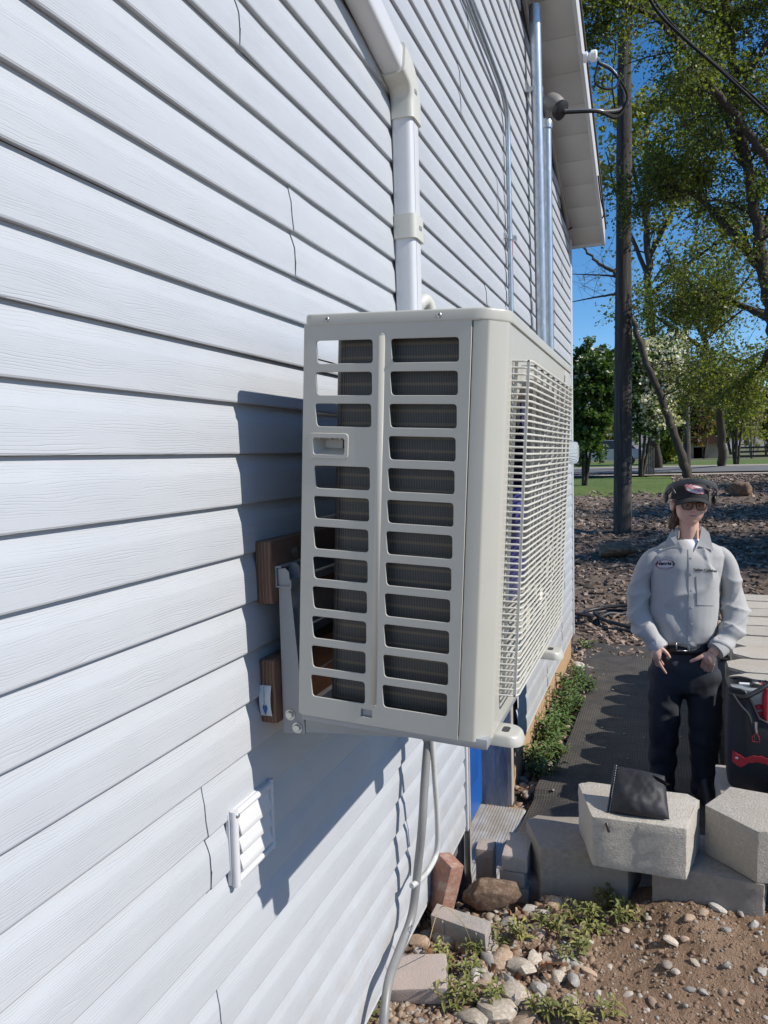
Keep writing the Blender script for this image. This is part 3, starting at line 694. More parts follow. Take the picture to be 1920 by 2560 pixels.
for r in (.12, .21): add_tube(bm, [(XF+GP-.006, FW+r*math.cos(2*math.pi*i/40), FV+r*math.sin(2*math.pi*i/40)) for i in range(40)], .0018, 6, closed=True)
bm_obj('grille_ring', bm, M_GRIL, grl, ang=60)
# feet: pressed sheet tongues with a slotted hole
def foot(w_):
    rings = []
    a = .034
    def ol(e, z): return [(x, y, z) for x, y in round_poly([(XF-.06, w_-a-e), (XF+.030+e, w_-a-e*.3), (XF+.044+e, w_-.020), (XF+.044+e, w_+.020), (XF+.030+e, w_+a+e*.3), (XF-.06, w_+a+e)], .012, 4)]
    bm = bmesh.new(); loft(bm, [ol(.006, -.020), ol(.006, -.017), ol(.001, -.004), ol(-.003, -.0005), ol(-.006, .0004)])
    f_ = bm_obj('foot', bm, M_UNIT, unit, ang=40)
    bm = bmesh.new(); add_prism(bm, round_poly([(XF+.008, w_-.014), (XF+.022, w_-.014), (XF+.022, w_+.014), (XF+.008, w_+.014)], .007, 4), 'z', -.01, .0009); bm_obj('slot', bm, M_DARK, f_)
foot(.085); foot(.70)
LOCAL[0] = False

# ------------------------------------------------------------------ lumber, rail and brackets
bt = W(553, 1172, .03).z; bb = W(560, 1310, .03).z
BY0, BY1 = 1.335, 2.42
def board(z0, z1, label):
    t = thing('treated_board', label, 'lumber', (.01, BY0, z0)); bm = bmesh.new(); add_box(bm, (.0115, BY0, z0), (.051, BY1, z1), None, .006, 3)
    bmesh.ops.subdivide_edges(bm, edges=[e for e in bm.edges if e.calc_length() > .5], cuts=14)
    for v in bm.verts: v.co += V((0, 0, 1))*.0012*fbm(v.co.y*5, v.co.z*20, 1)
    bm_obj('plank', bm, M_END, t, ang=40); return t
def end_grain():
    m, nt, p = newmat('lumber_end_grain'); g = N(nt, 'NewGeometry'); sx = N(nt, 'SeparateXYZ'); L(nt, g.outputs['Position'], sx.inputs[0])
    mp = N(nt, 'Mapping'); mp.inputs['Scale'].default_value = (1, .05, .35); L(nt, g.outputs['Position'], mp.inputs[0])
    wv = N(nt, 'TexWave', wave_type='BANDS', bands_direction='X'); wv.inputs['Scale'].default_value = 42; wv.inputs['Distortion'].default_value = 3; wv.inputs['Detail'].default_value = 3; L(nt, mp.outputs[0], wv.inputs['Vector'])
    nz = noise_node(nt, g.outputs['Position'], 30, 4, .6); c = mixc(nt, wv.outputs[0], (.22, .13, .085), (.115, .065, .042)); c = mixc(nt, ramp(nt, nz.outputs[0], ((.4, 0), (.7, .6))).outputs[0], c, (.165, .10, .066))
    L(nt, c, p.inputs['Base Color']); p.inputs['Roughness'].default_value = .9; L(nt, bump(nt, wv.outputs[0], .6, .002), p.inputs['Normal']); return m
M_END = end_grain()
board(bb, bt, 'upper treated wood board on the siding carrying the bracket rail')
b2t, b2b = W(562, 1433, .03).z, W(563, 1575, .03).z
lower = board(b2b, b2t, 'lower treated wood board on the siding with a stapled white tag')
# end tag
M_TAG = mat('paper_tag', (.62, .66, .66), (.56, .60, .61), 20, .6); M_TBL = mat('blue_print', (.02, .14, .42), (.02, .12, .38), 20, .6)
zt0 = Y(575, 1480, BY0).z; zt1 = Y(575, 1545, BY0).z
bm = bmesh.new(); cols = []
for i in range(9):
    t = i/8; z = zt0+(zt1-zt0)*t; bul = -.006*math.sin(math.pi*t)
    cols.append([bm.verts.new((.0135+x, BY0-.002+bul, z)) for x in (.0, .0265)]+[bm.verts.new((.0135+x, BY0-.0012+bul, z)) for x in (.0265, .0)])
for a, b in zip(cols, cols[1:]):
    for j in range(4): bm.faces.new((a[j], a[(j+1) % 4], b[(j+1) % 4], b[j]))
bm.faces.new(cols[0][::-1]); bm.faces.new(cols[-1])
tg = bm_obj('end_tag', bm, M_TAG, lower, ang=60)
zc2 = zt0+(zt1-zt0)*.72; yb_ = BY0-.0026-.006*math.sin(math.pi*.72)
mesh_obj('blue_diamond', [(.0267, yb_-.0006, zc2+.017), (.0327, yb_-.0003, zc2), (.0267, yb_+.0006, zc2-.017), (.0207, yb_-.0003, zc2)], [(0, 1, 2, 3)], M_TBL, tg)
text_mesh('lettering', 'PRESSURE TREATED WOOD', .0045, mat('grey_print', (.2, .22, .24), None, 10, .6), tg, frame((.026, BY0-.0085, zt0+(zt1-zt0)*.30), (0, -1, 0), (0, 0, 1)), .0001)
lathe('bolt_head', [(.008, 0), (.012, .002), (.012, .006), (.006, .009)], M_BOLT, bpy.data.objects['treated_board'], 8, frame((.0511, 1.43, bt-.035), (1, 0, 0)))
# bracket set: C rail, two upright arms, two tapered carrying arms
br = thing('wall_bracket', 'grey steel wall bracket set holding the outdoor unit', 'bracket', (.051, 1.35, b2b))
rz1 = Y(675, 1215, BY0+.01).z; ra = Y(600, 1222, BY0+.02); rb = Y(636, 1265, BY0+.02)
RX0, RX1, RZ0, RZ1 = .0515, .088, rb.z-.004, ra.z
bm = bmesh.new()
for lo, hi in (((RX0, RZ0), (RX0+.003, RZ1)), ((RX0+.003, RZ1-.003), (RX0+.014, RZ1)), ((RX0+.003, RZ0), (RX1, RZ0+.003)), ((RX1-.003, RZ0+.003), (RX1, RZ0+.016))):
    add_box(bm, (lo[0], BY0+.012, lo[1]), (hi[0], BY1-.05, hi[1]))
bm_obj('rail', bm, M_STEEL, br)
def z4(x, y): return (560+x/3.95)*1659/1920, (1300+y/3.95)*1659/1920
def arms(ya):
    P_ = [z4(530, 478), z4(605, 478), z4(640, 515), z4(790, 1950), z4(803, 2112), z4(590, 2098), z4(540, 640)]
    poly = [(q.x, q.z) for q in [Y(a, b, 1.352) for a, b in P_]]
    prism('upright_arm', poly, 'y', ya, ya+.003, M_STEEL, br); prism('upright_arm', [(x+.004, z+.006) for x, z in poly], 'y', ya+.04, ya+.043, M_STEEL, br)
    prism('arm_web', [(poly[1][0]-.004, poly[1][1]-.09), (poly[3][0]-.004, poly[3][1]), (poly[4][0]-.004, poly[4][1]+.01), (poly[1][0]-.008, poly[1][1]-.09)], 'y', ya+.003, ya+.04, M_STEEL, br)
    box('hook_pin', (RX1-.004, ya-.001, RZ0+.012), (poly[2][0]-.006, ya+.05, RZ0+.0165), M_STEEL, br)
    zb_, xb_ = poly[4][1], poly[4][0]
    q0 = Y((700+130/2.212)*.86406, (1300+1188/2.212)*.86406, 1.352); q1 = Y((700+1165/2.212)*.86406, (1300+1236/2.212)*.86406, 1.352)
    sl = (q1.z-q0.z)/(q1.x-q0.x); xe = .155+.383+.02
    ztop = lambda x: 1.4967+(-.0055)-(x-.1278)*math.tan(TH)-.0095
    car = [(xb_+.001, zb_+.004), (xe, zb_+sl*(xe-xb_)), (xe, ztop(xe)), (xb_+.001, ztop(xb_))]
    prism('carrying_arm', car, 'y', ya+.001, ya+.004, M_STEEL, br); prism('carrying_arm', car, 'y', ya+.037, ya+.040, M_STEEL, br)
    prism('arm_top', [(xb_, ztop(xb_)-.003), (xe, ztop(xe)-.003), (xe, ztop(xe)), (xb_, ztop(xb_))], 'y', ya+.0041, ya+.0369, M_STEEL, br)
    for zx, zy in ((655, 1922), (725, 2050)):
        c = Y(*z4(zx, zy), 1.352); c.y = ya
        bm = bmesh.new(); add_lathe(bm, [(.0115, 0), (.0115, .0018)], 20, frame(c, (0, -1, 0))); add_lathe(bm, [(.0085, .0018), (.0085, .007), (.0075, .008)], 6, frame(c, (0, -1, 0))); bm_obj('bolt', bm, M_BOLT, br, ang=30)
arms(1.352); arms(1.352+.615)
# ------------------------------------------------------------------ ground
random.seed(21)
def sst(a, b, x):
    t = min(1, max(0, (x-a)/(b-a))); return t*t*(3-2*t)
def wall_x(y): return 1.17+.095*(y-4)               # inner face of the retaining wall
def hgt(x, y, fine=True):
    hill = .62*sst(7.6, 14.5, y)+.40*sst(13, 24, y)+.1*sst(22, 40, y)
    right = (.77+.05*max(0, min(y, 16)-4))*sst(0, .14+2.2*sst(6.2, 11, y), x-wall_x(min(y, 8))-.22-.2*sst(6.6, 11, y)) if y > 2.9 else 0
    if y > 8: right *= 1-.35*sst(14, 30, y)
    z = max(hill, right)
    near = 1-sst(2.62+.26*sst(.3, .5, x), 2.98+.14*sst(.3, .5, x), y+.10*(1-sst(.0, .5, x))) if x < 1.22 else 1-sst(2.9, 3.2, y)
    nz = .30+.075*sst(.62, .95, x)*sst(2.15, 2.7, y)+.02*sst(.9, 2.2, x)+.02*(2.3-y)*(1 if y < 2.3 else 0)*.3
    z = z*(1-near)+nz*near if y < 4 else z
    if x < .35 and 2.55 < y < 4.2 and near < 1: z -= .05*(1-sst(.1, .35, x))*(1-near)
    if fine:
        if y < 3.4 and -1 < x < 3: z += .012*fbm(x*3, y*3, 0)+.009*fbm(x*14, y*14, 5)+.0075*fbm(x*38, y*38, 9)
        elif y < 7.7 and x < 1.2: z += .006*fbm(x*5, y*5, 0)
        else: z += .03*fbm(x*1.1, y*1.1, 2)+.015*fbm(x*4, y*4, 7)*(1-sst(17, 20, y))
    return z
def axis(segs):
    out = []
    for a, b, st in segs:
        n = max(1, int(round((b-a)/st))); out += [a+(b-a)*i/n for i in range(n)]
    return out+[segs[-1][1]]
gx = axis([(-900, -150, 250), (-150, -40, 22), (-40, -8, 4), (-8, -1.2, .5), (-1.2, -.06, .15), (-.06, 1.5, .0125), (1.5, 3.2, .06), (3.2, 10, .4), (10, 45, 3), (45, 150, 20), (150, 900, 250)])
gy = axis([(-150, -20, 26), (-20, -2, 1.5), (-2, 1.4, .17), (1.4, 3.25, .0125), (3.25, 8, .1), (8, 20, .25), (20, 45, 1.2), (45, 110, 6), (110, 400, 60), (400, 2200, 600)])
M_DIRT = mat('brown_dirt', (.31, .20, .125), (.20, .128, .08), 16, .95, bs=1.0, bscale=95, bd=.02, c3=(.35, .235, .155), s3=3.2, f3=.54)
M_BARK = mat('bark_mulch', (.20, .145, .11), (.10, .073, .055), 34, .95, bs=1, bscale=60, bd=.03, c3=(.29, .215, .165), s3=22, f3=.6)
M_LAWN = mat('lawn', (.12, .175, .028), (.075, .125, .018), 3, .9, bs=.8, bscale=40, bd=.05, c3=(.12, .17, .03), s3=.6, f3=.52)
M_PATH = mat('path_soil', (.10, .078, .06), (.065, .05, .04), 22, .95, bs=.8, bscale=90, bd=.01)
M_FAR = mat('far_ground', (.15, .14, .06), (.10, .11, .04), .4, .95)
gv = []; nx = len(gx); ny = len(gy)
for y in gy:
    for x in gx:
        ins = x < -.03 and y < 7.3
        gv.append((x, y, hgt(x, y, not (x < -2 or y > 45)) if not (x < -.06 and y < 7.0) else -.36))
gf = []; gm = []
for j in range(ny-1):
    for i in range(nx-1):
        gf.append((j*nx+i, j*nx+i+1, (j+1)*nx+i+1, (j+1)*nx+i)); cx_, cy_ = (gx[i]+gx[i+1])/2, (gy[j]+gy[j+1])/2
        e = .8*fbm(cx_*.7, cy_*.7, 3)
        if cy_ > 62: k = 4
        elif cy_ > 20.0+e+9*sst(.6, 3.2, cx_): k = 2
        elif cy_ > 7.5+.3*e or (cx_ > 1.35 and cy_ > 3.1): k = 1
        elif cy_ > 2.9: k = 3
        else: k = 0
        gm.append(k)
ground = mesh_obj('ground', gv, gf, None, None, True, [M_DIRT, M_BARK, M_LAWN, M_PATH, M_FAR], gm); struct(ground)

# ------------------------------------------------------------------ stones and gravel
def rock_mesh(seed, sub=2, rough=.35, flat=.75):
    bm = bmesh.new(); bmesh.ops.create_icosphere(bm, subdivisions=sub, radius=1); rr = random.Random(seed)
    st = V((rr.uniform(.8, 1.25), rr.uniform(.7, 1.05), rr.uniform(.55, flat)))
    cuts = [(V((rr.gauss(0, 1), rr.gauss(0, 1), rr.gauss(0, 1))).normalized(), rr.uniform(.55, .85)) for _ in range(9)]
    for v in bm.verts:
        c = v.co.copy(); c *= 1+rough*mnoise.noise(c*1.3+V((seed*3.1, 0, 0)))
        for n_, d in cuts:
            e = c.dot(n_)-d
            if e > 0: c -= n_*e*.85
        c *= 1+.06*mnoise.noise(c*5+V((0, seed, 0)))
        v.co = V((c.x*st.x, c.y*st.y, c.z*st.z))
    me = bpy.data.meshes.new('stone'); bmesh.ops.recalc_face_normals(bm, faces=bm.faces); bm.to_mesh(me); bm.free()
    for p in me.polygons: p.use_smooth = True
    me.set_sharp_from_angle(angle=R(38)); return me
STONES = [rock_mesh(i) for i in range(9)]
STONE_M = [M_STONE, mat('grey_stone', (.40, .375, .34), (.26, .245, .22), 20, .85, bs=.4, bscale=60, bd=.004, c3=(.46, .42, .37), s3=7, f3=.55, rand=.3), mat('tan_stone', (.44, .30, .20), (.28, .19, .12), 20, .85, bs=.4, bscale=60, bd=.004, c3=(.48, .40, .31), s3=7, f3=.55, rand=.3)]
for i, me in enumerate(STONES): me.materials.append(STONE_M[i % 3])
def place_stone(p, r, label, group, mi=None, name='stone', cat='stone', sc=(1, 1, 1)):
    me = STONES[mi if mi is not None else random.randrange(9)]
    o = bpy.data.objects.new(name, me); COL.objects.link(o); o.location = (p[0], p[1], p[2]+r*.16); o.scale = (r*sc[0], r*sc[1], r*sc[2]); o.rotation_euler = (random.uniform(-.3, .3), random.uniform(-.3, .3), random.uniform(0, 6.28))
    return tag(o, label, cat, group)
def on_ground(px, py, z=.31):
    for _ in range(4): p = G(px, py, z); z = hgt(p.x, p.y)
    return p
near_st = [(1010,2035,.045),(960,2030,.05),(905,2035,.03),(1090,2080,.042),(1130,2095,.05),(1160,2085,.036),(1055,2075,.035),(1075,2190,.055),(1115,2150,.042),(1165,2140,.03),(1205,2110,.028),(1215,2075,.03),(1185,2070,.025),
 (1240,2085,.028),(1140,1970,.035),(1175,1980,.03),(1200,1955,.04),(1100,2000,.03),(1165,2010,.03),(1195,1990,.025),(1310,1950,.03),(1340,1955,.025),(945,2110,.022),(925,2075,.03),(900,2060,.025),(1025,2110,.03),(1000,2135,.026),(1050,2130,.028),
 (1100,2120,.024),(1240,2120,.03),(1270,2100,.022),(1290,2150,.018),(1230,2165,.026),(1180,2175,.024),(1025,2200,.035),(1130,2205,.03),(1060,2045,.024),(1550,1965,.045),(1515,1975,.026),(1490,1985,.026),(1480,2030,.022),(1450,2035,.03),
 (1570,2010,.022),(1400,1985,.02),(1350,2010,.02),(1490,2140,.024),(1520,2145,.020),(1560,2145,.022),(1600,2165,.02),(1410,2165,.024),(1355,2150,.02),(1630,2000,.026),(1600,1975,.02),(1645,2100,.02),(1460,2100,.02),(1500,2080,.018),(1570,2085,.018),(1440,2085,.022),(1315,2090,.018)]
for px, py, r in near_st:
    mi = random.randrange(9); lab = ('fist-sized' if r > .033 else 'small')+(' pale', ' grey', ' tan')[mi % 3]+' stone '+('in the weedy rubble below the siding' if px < 1300 else 'on the bare dirt in front of the concrete blocks')
    place_stone(on_ground(px, py), r*(1.18 if px < 1300 else .85), lab, lab.replace('stone', 'stones'), mi, sc=(1.15, .9, .8))
# gravel, grit and clods too small to pick apart
def scatter(name, pts, meshes_r, label, mats_, cat):
    bm = bmesh.new(); base = []
    for s in range(5):
        b = bmesh.new(); bmesh.ops.create_icosphere(b, subdivisions=1, radius=1); rr = random.Random(s+90)
        for v in b.verts: v.co = V((v.co.x*rr.uniform(.8, 1.2), v.co.y*rr.uniform(.7, 1.1), v.co.z*rr.uniform(.45, .8)))*(1+.4*mnoise.noise(v.co*1.7+V((s*7, 0, 0))))
        base.append(([v.co.copy() for v in b.verts], [[v.index for v in f.verts] for f in b.faces])); b.free()
    vs = []; fs = []; fm = []
    for (x, y, z, r, mi) in pts:
        bv, bf = base[random.randrange(5)]; a = random.uniform(0, 6.28); ca, sa = math.cos(a), math.sin(a); k = len(vs); tl = random.uniform(-.4, .4)
        for c in bv: vs.append((x+r*(c.x*ca-c.y*sa), y+r*(c.x*sa+c.y*ca), z+r*(c.z+tl*c.x)))
        for f in bf: fs.append([k+q for q in f]); fm.append(mi)
    o = mesh_obj(name, vs, fs, None, None, True, mats_, fm); return tag(o, label, cat, None, 'stuff')
M_CLOD = mat('dirt_clod', (.27, .18, .118), (.18, .12, .08), 30, .95, bs=.5, bscale=120)
pts = []
for _ in range(17000):
    x = random.uniform(.0, 1.45); y = random.uniform(1.75, 2.85); d = 1-sst(.25, .75, x+.5*(fbm(x*2, y*2, 1)))
    if random.random() > .35+.65*d: continue
    r = random.choice([.003, .004, .005, .006, .008, .011, .014])*(1+.7*d*random.random()); mi = random.choice([0, 1, 2, 3, 3, 3, 3] if random.random() > .3*d else [0, 1, 2]); 
    (r, mi) = (random.choice([.0025, .003, .004, .005, .006, .008, .011]), random.choice([3, 3, 3, 3, 3, 0, 1])) if d < .35 else (r, mi); pts.append((x, y, hgt(x, y)-r*.10, r, mi))
for _ in range(900):                                   # stony strip along the foundation
    y = random.uniform(4.1, 7.9); x = random.uniform(.0, .24); r = random.choice([.008, .012, .018, .025, .03]); pts.append((x, y, hgt(x, y)+r*.2, r, random.choice([0, 1, 2, 2, 3])))
for _ in range(420):
    y = random.uniform(2.85, 4.2); x = random.uniform(.05, .40); r = random.choice([.008, .012, .016, .02]); pts.append((x, y, hgt(x, y)+r*.2, r, random.choice([0, 2, 3, 3])))
for _ in range(110):
    y = random.uniform(3.8, 7.7); x = random.uniform(.2, 1.15); r = random.choice([.003, .004, .006, .009]); pts.append((x, y, .045+(.02 if y < 4.45 else 0), r, random.choice([0, 1, 2, 3])))
scatter('gravel', pts, None, 'grit, pebbles and dirt clods scattered over the bare ground', STONE_M+[M_CLOD], 'gravel')
# bark chips on the slope
M_CHIP = [mat('bark_chip', (.28, .205, .155), (.15, .11, .08), 40, .9), mat('dark_bark_chip', (.11, .08, .06), (.07, .052, .04), 40, .9), mat('pale_bark_chip', (.42, .33, .265), (.3, .23, .18), 40, .9)]
vs = []; fs = []; fm = []
for _ in range(23000):
    if random.random() < .22: y = random.uniform(15, 29); x = random.uniform(-2 if y < 20.5 else 1.2, 9)
    elif random.random() < .75: y = 7.3+10.8*random.random()**1.7; x = random.uniform(-1.6, 3.2+.25*y)
    else: y = random.uniform(3.3, 9); x = wall_x(y)+.25+random.random()*2.2
    if y < 7.4 and x < wall_x(y)+.2: continue
    if x < .05 and y < 7.45: continue
    l = random.uniform(.012, .045)*(1+.03*y); wd = l*random.uniform(.3, .6); th = l*.18; a = random.uniform(0, 6.28); z = hgt(x, y)+.004; tl = random.uniform(-.5, .5)
    ax = V((math.cos(a), math.sin(a), tl)).normalized(); bx_ = V((-math.sin(a), math.cos(a), random.uniform(-.5, .5))).normalized(); nz_ = ax.cross(bx_); c = V((x, y, z+abs(tl)*l*.4)); k = len(vs)
    for sz in (-1, 1):
        for sx_, sy_ in ((-1, -1), (1, -1), (1, 1), (-1, 1)): vs.append(c+ax*l*sx_+bx_*wd*sy_*(.7 if sx_ > 0 else 1)+nz_*th*sz)
    for f in ((0, 3, 2, 1), (4, 5, 6, 7), (0, 1, 5, 4), (1, 2, 6, 5), (2, 3, 7, 6), (3, 0, 4, 7)): fs.append([k+q for q in f])
    fm += [random.choice([0, 0, 1, 1, 2])]*6
tag(mesh_obj('bark_chips', vs, fs, None, None, False, M_CHIP, fm), 'loose bark chips covering the slope', 'mulch', None, 'stuff')

# ------------------------------------------------------------------ blocks, pavers and bricks
def rough_block(name, poly, z0, z1, m, label, cat, group=None, groove=False, amp=.0034, cuts=5, mtx=None, bev=.006):
    bm = bmesh.new(); add_prism(bm, poly, 'z', z0, z1)
    bmesh.ops.bevel(bm, geom=list(bm.edges), offset=bev, segments=2, affect='EDGES', profile=.6)
    bmesh.ops.subdivide_edges(bm, edges=[e for e in bm.edges if e.calc_length() > .035], cuts=cuts, use_grid_fill=True)
    if groove:
        a, b = V(poly[0]), V(poly[1]); mid = a.lerp(b, .5); t = (b-a).normalized(); n_ = V((t.y, -t.x))
        for v in bm.verts:
            q = V((v.co.x, v.co.y))-mid
            if abs(q.dot(t)) < .007 and abs(q.dot(n_)) < .01: v.co -= V((n_.x, n_.y, 0))*.006
    sd = random.uniform(0, 50); bm.normal_update()
    for v in bm.verts: v.co += v.normal*amp*(fbm(v.co.x*22+sd, v.co.y*22, v.co.z*22)+.5*fbm(v.co.x*70+sd, v.co.y*70, v.co.z*70, 2))
    o = bm_obj(name, bm, m, None, ang=32)
    if mtx is not None: o.matrix_basis = mtx
    return tag(o, label, cat, group)
GB = 'blocks of the loose retaining corner'
rough_block('concrete_block', [(.571, 2.689), (.889, 2.697), (.943, 2.942), (.90, 2.985), (.54, 2.985), (.496, 2.949)], .492, .68, M_CONC, 'pale concrete retaining block with the black zip pouch on top', 'block', GB, True)
rough_block('concrete_block', [(.958, 2.905), (1.118, 2.750), (1.36, 2.80), (1.42, 3.03), (1.06, 3.10)], .492, .68, M_CONC, 'pale concrete retaining block turned sideways in front of the tool bag', 'block', GB)
rough_block('concrete_block', [(.372, 2.765), (.69, 2.800), (.735, 3.06), (.69, 3.10), (.32, 3.02), (.283, 2.965)], .27, .491, M_CONC_SHADE, 'dark shaded concrete block under the block with the pouch', 'block', GB)
rough_block('concrete_block', [(.775, 2.775), (1.14, 2.75), (1.20, 3.05), (.78, 3.06)], .27, .4905, M_CONC_SHADE, 'low concrete block sunk in the dirt below the gap between two pale blocks', 'block', GB)
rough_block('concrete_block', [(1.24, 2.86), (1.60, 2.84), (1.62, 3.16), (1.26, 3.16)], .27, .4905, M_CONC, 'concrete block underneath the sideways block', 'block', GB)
rough_block('concrete_block', [(.24, 2.80), (.365, 2.80), (.365, 3.0), (.24, 3.0)], .12, .33, M_CONC_SHADE, 'buried shaded block behind the small pavers', 'block', GB)
# small pavers by the door
e1 = G(1078, 1850, .44); e2 = G(1135, 1849, .44)
def paver_box(name, c, size, rot, m, label, cat, group, nub=False):
    a, b, h = size; mt_ = Matrix.Translation(c) @ rot
    o = rough_block(name, [(-a/2, -b/2), (a/2, -b/2), (a/2, b/2), (-a/2, b/2)], -h/2, h/2, m, label, cat, group, False, .0014, 3, mt_, .006)
    if nub:
        t = thing('paver', label, cat, c, group); o.name = 'paver_body'
        for key in ('label', 'category', 'group'):
            if key in o: del o[key]
        o.parent = t; o.matrix_parent_inverse = t.matrix_basis.inverted()
        for sx_ in (-.055, .07):
            bm = bmesh.new(); add_box(bm, (sx_-.004, -b/2-.004, -h/2+.004), (sx_+.004, -b/2+.004, h/2-.006), mt_, .0025); bm_obj('spacer_nub', bm, m, t, ang=40)
        return t
    return o
GP_ = 'loose pavers by the door'
Rz = lambda a: Matrix.Rotation(R(a), 4, 'Z')
Rx = lambda a: Matrix.Rotation(R(a), 4, 'X')
Ry = lambda a: Matrix.Rotation(R(a), 4, 'Y')
c = (e1+e2)/2; paver_box('paver', (c.x+.004, c.y+.095, .408), (.098, .19, .062), Rz(2), M_PAVER, 'small grey paver perched on another paver beside the door sill', 'paver', GP_)
paver_box('paver', (c.x+.002, c.y+.10, .345), (.10, .20, .06), Rz(-3), M_PAVER, 'lower paver carrying the perched grey paver', 'paver', GP_)
paver_box('paver', (c.x+.005, c.y+.10, .284), (.105, .20, .06), Rz(2), M_CONC_SHADE, 'bottom paver of the little stack beside the door', 'paver', GP_)
f1 = G(1045, 1835, .36); paver_box('paver', (f1.x, f1.y+.04, .27), (.075, .09, .185), Rz(4), M_PAVER, 'upright broken grey paver leaning at the door sill', 'paver', GP_)
# red brick on end, leaning
c = Y(960, 1912, 2.50); M_ = frame(c, (.22, .10, .95), (.75, -.62, 0))
rough_block('red_brick', [(-.048, -.03), (.048, -.03), (.048, .03), (-.048, .03)], -.105, .10, M_BRICK, 'reddish brick standing on end against the siding', 'brick', None, False, .0016, 3, M_, .005)
a, b = G(925, 2028, .31), G(1044, 2066, .31); c = (a+b)/2; an = math.degrees(math.atan2((b-a).y, (b-a).x))
paver_box('paver', (c.x+.01, c.y+.045, .352), (.205, .058, .095), Rz(an) @ Ry(3) @ Rx(14), M_PAVER, 'grey pink paver lying on its side with two spacer nubs', 'paver', None, True)
c = on_ground(900, 2150); paver_box('paver', (c.x-.005, c.y+.01, .345), (.20, .125, .065), Rz(16) @ Rx(14) @ Ry(-5), M_PAVER, 'grey paver tipped in the dirt behind the flexible conduit', 'paver', None)
# brown boulder
me = rock_mesh(77, 4, .42, .95); me.materials.append(M_ROCKB); o = bpy.data.objects.new('boulder', me); COL.objects.link(o)
c = G(1047, 1985, .31); o.location = (c.x, c.y+.075, .365); o.scale = (.098, .09, .105); o.rotation_euler = (.2, .1, .4); tag(o, 'rough brown boulder lying between the bricks and the blocks', 'boulder')
for px, py, zz, r, lb in ((1335, 1180, .58, .30, 'dark lava boulder on the bark beside the pole'), (1598, 1066, 1.25, .20, 'brown boulder near the top of the bark slope'), (1250, 1440, .02, .07, 'rounded grey stone near the foundation corner')):
    me = rock_mesh(int(px), 3, .4, .8); me.materials.append(M_ROCKB if 'lava' in lb or 'brown' in lb else STONE_M[1]); o = bpy.data.objects.new('boulder', me); COL.objects.link(o)
    z = zz
    for _ in range(8): p = G(px, py+ (20 if r > .2 else 4), z); z = .5*z+.5*hgt(p.x, p.y)
    k = p.y/11.0 if r > .1 else 1
    o.location = (p.x, p.y, hgt(p.x, p.y)+r*k*.35); o.scale = (r*k, r*k*.8, r*k*.75); o.rotation_euler = (.1, .2, px); tag(o, lb, 'boulder')

# retaining wall beside the path
rw = thing('retaining_wall', 'low concrete block retaining wall with pale cap blocks beside the rubber mat path', 'wall', (1.3, 5, 0))
y = 3.75; k = 0
while y < 6.55:
    x = wall_x(y); ln_ = .30
    for zc3 in range(4):
        bm = bmesh.new(); j = random.uniform(-.008, .008); oy = .15*(zc3 % 2)
        add_prism(bm, [(x+.045+j, y+.003+oy), (x+.005+j, y+.05+oy), (x+.005+j, y+.25+oy), (x+.045+j, y+.297+oy), (x+.29, y+.27+oy), (x+.29, y+.03+oy)], 'z', -.05+zc3*.184, -.05+(zc3+1)*.184-.003)
        bmesh.ops.bevel(bm, geom=list(bm.edges), offset=.007, segments=1, affect='EDGES'); bm_obj('wall_block', bm, M_CONC, rw, ang=30)
    bm = bmesh.new(); j = random.uniform(-.02, .015)
    add_prism(bm, [(x+.05+j, y+.004), (x-.045+j, y+.085), (x-.045+j, y+.215), (x+.05+j, y+.296), (x+.34+j, y+.29), (x+.34+j, y+.01)], 'z', .687, .79+random.uniform(-.004, .004))
    bmesh.ops.bevel(bm, geom=list(bm.edges), offset=.008, segments=2, affect='EDGES'); bmesh.ops.subdivide_edges(bm, edges=[e for e in bm.edges if e.calc_length() > .05], cuts=3, use_grid_fill=True); bm.normal_update()
    for v in bm.verts: v.co += v.normal*.003*fbm(v.co.x*20, v.co.y*20, v.co.z*20)
    bm_obj('cap_block', bm, M_CONC, rw, ang=32); y += ln_; k += 1

# ------------------------------------------------------------------ rubber mats and hose
def mat_mat():
    m, nt, p = newmat('ribbed_rubber'); g = N(nt, 'NewGeometry'); sx = N(nt, 'SeparateXYZ'); L(nt, g.outputs['Position'], sx.inputs[0])
    outs = []
    for i, per in ((0, .016), (1, .03)):
        f = N(nt, 'Math', operation='MULTIPLY', i_1=2*math.pi/per); L(nt, sx.outputs[i], f.inputs[0]); s = N(nt, 'Math', operation='SINE'); L(nt, f.outputs[0], s.inputs[0]); outs.append(s)
    mx = N(nt, 'Math', operation='MAXIMUM'); L(nt, outs[0].outputs[0], mx.inputs[0]); L(nt, outs[1].outputs[0], mx.inputs[1])
    nz = noise_node(nt, g.outputs['Position'], 5, 6, .7); d = ramp(nt, nz.outputs[0], ((.38, 0), (.72, 1))); c = mixc(nt, d.outputs[0], (.045, .042, .039), (.14, .122, .10))
    h = ramp(nt, mx.outputs[0], ((.3, 0), (.8, 1))); c2 = mixc(nt, h.outputs[0], (.05, .045, .04), c); L(nt, c2, p.inputs['Base Color']); p.inputs['Roughness'].default_value = .75; L(nt, bump(nt, h.outputs[0], .8, .004), p.inputs['Normal']); return m
M_MAT = mat_mat()
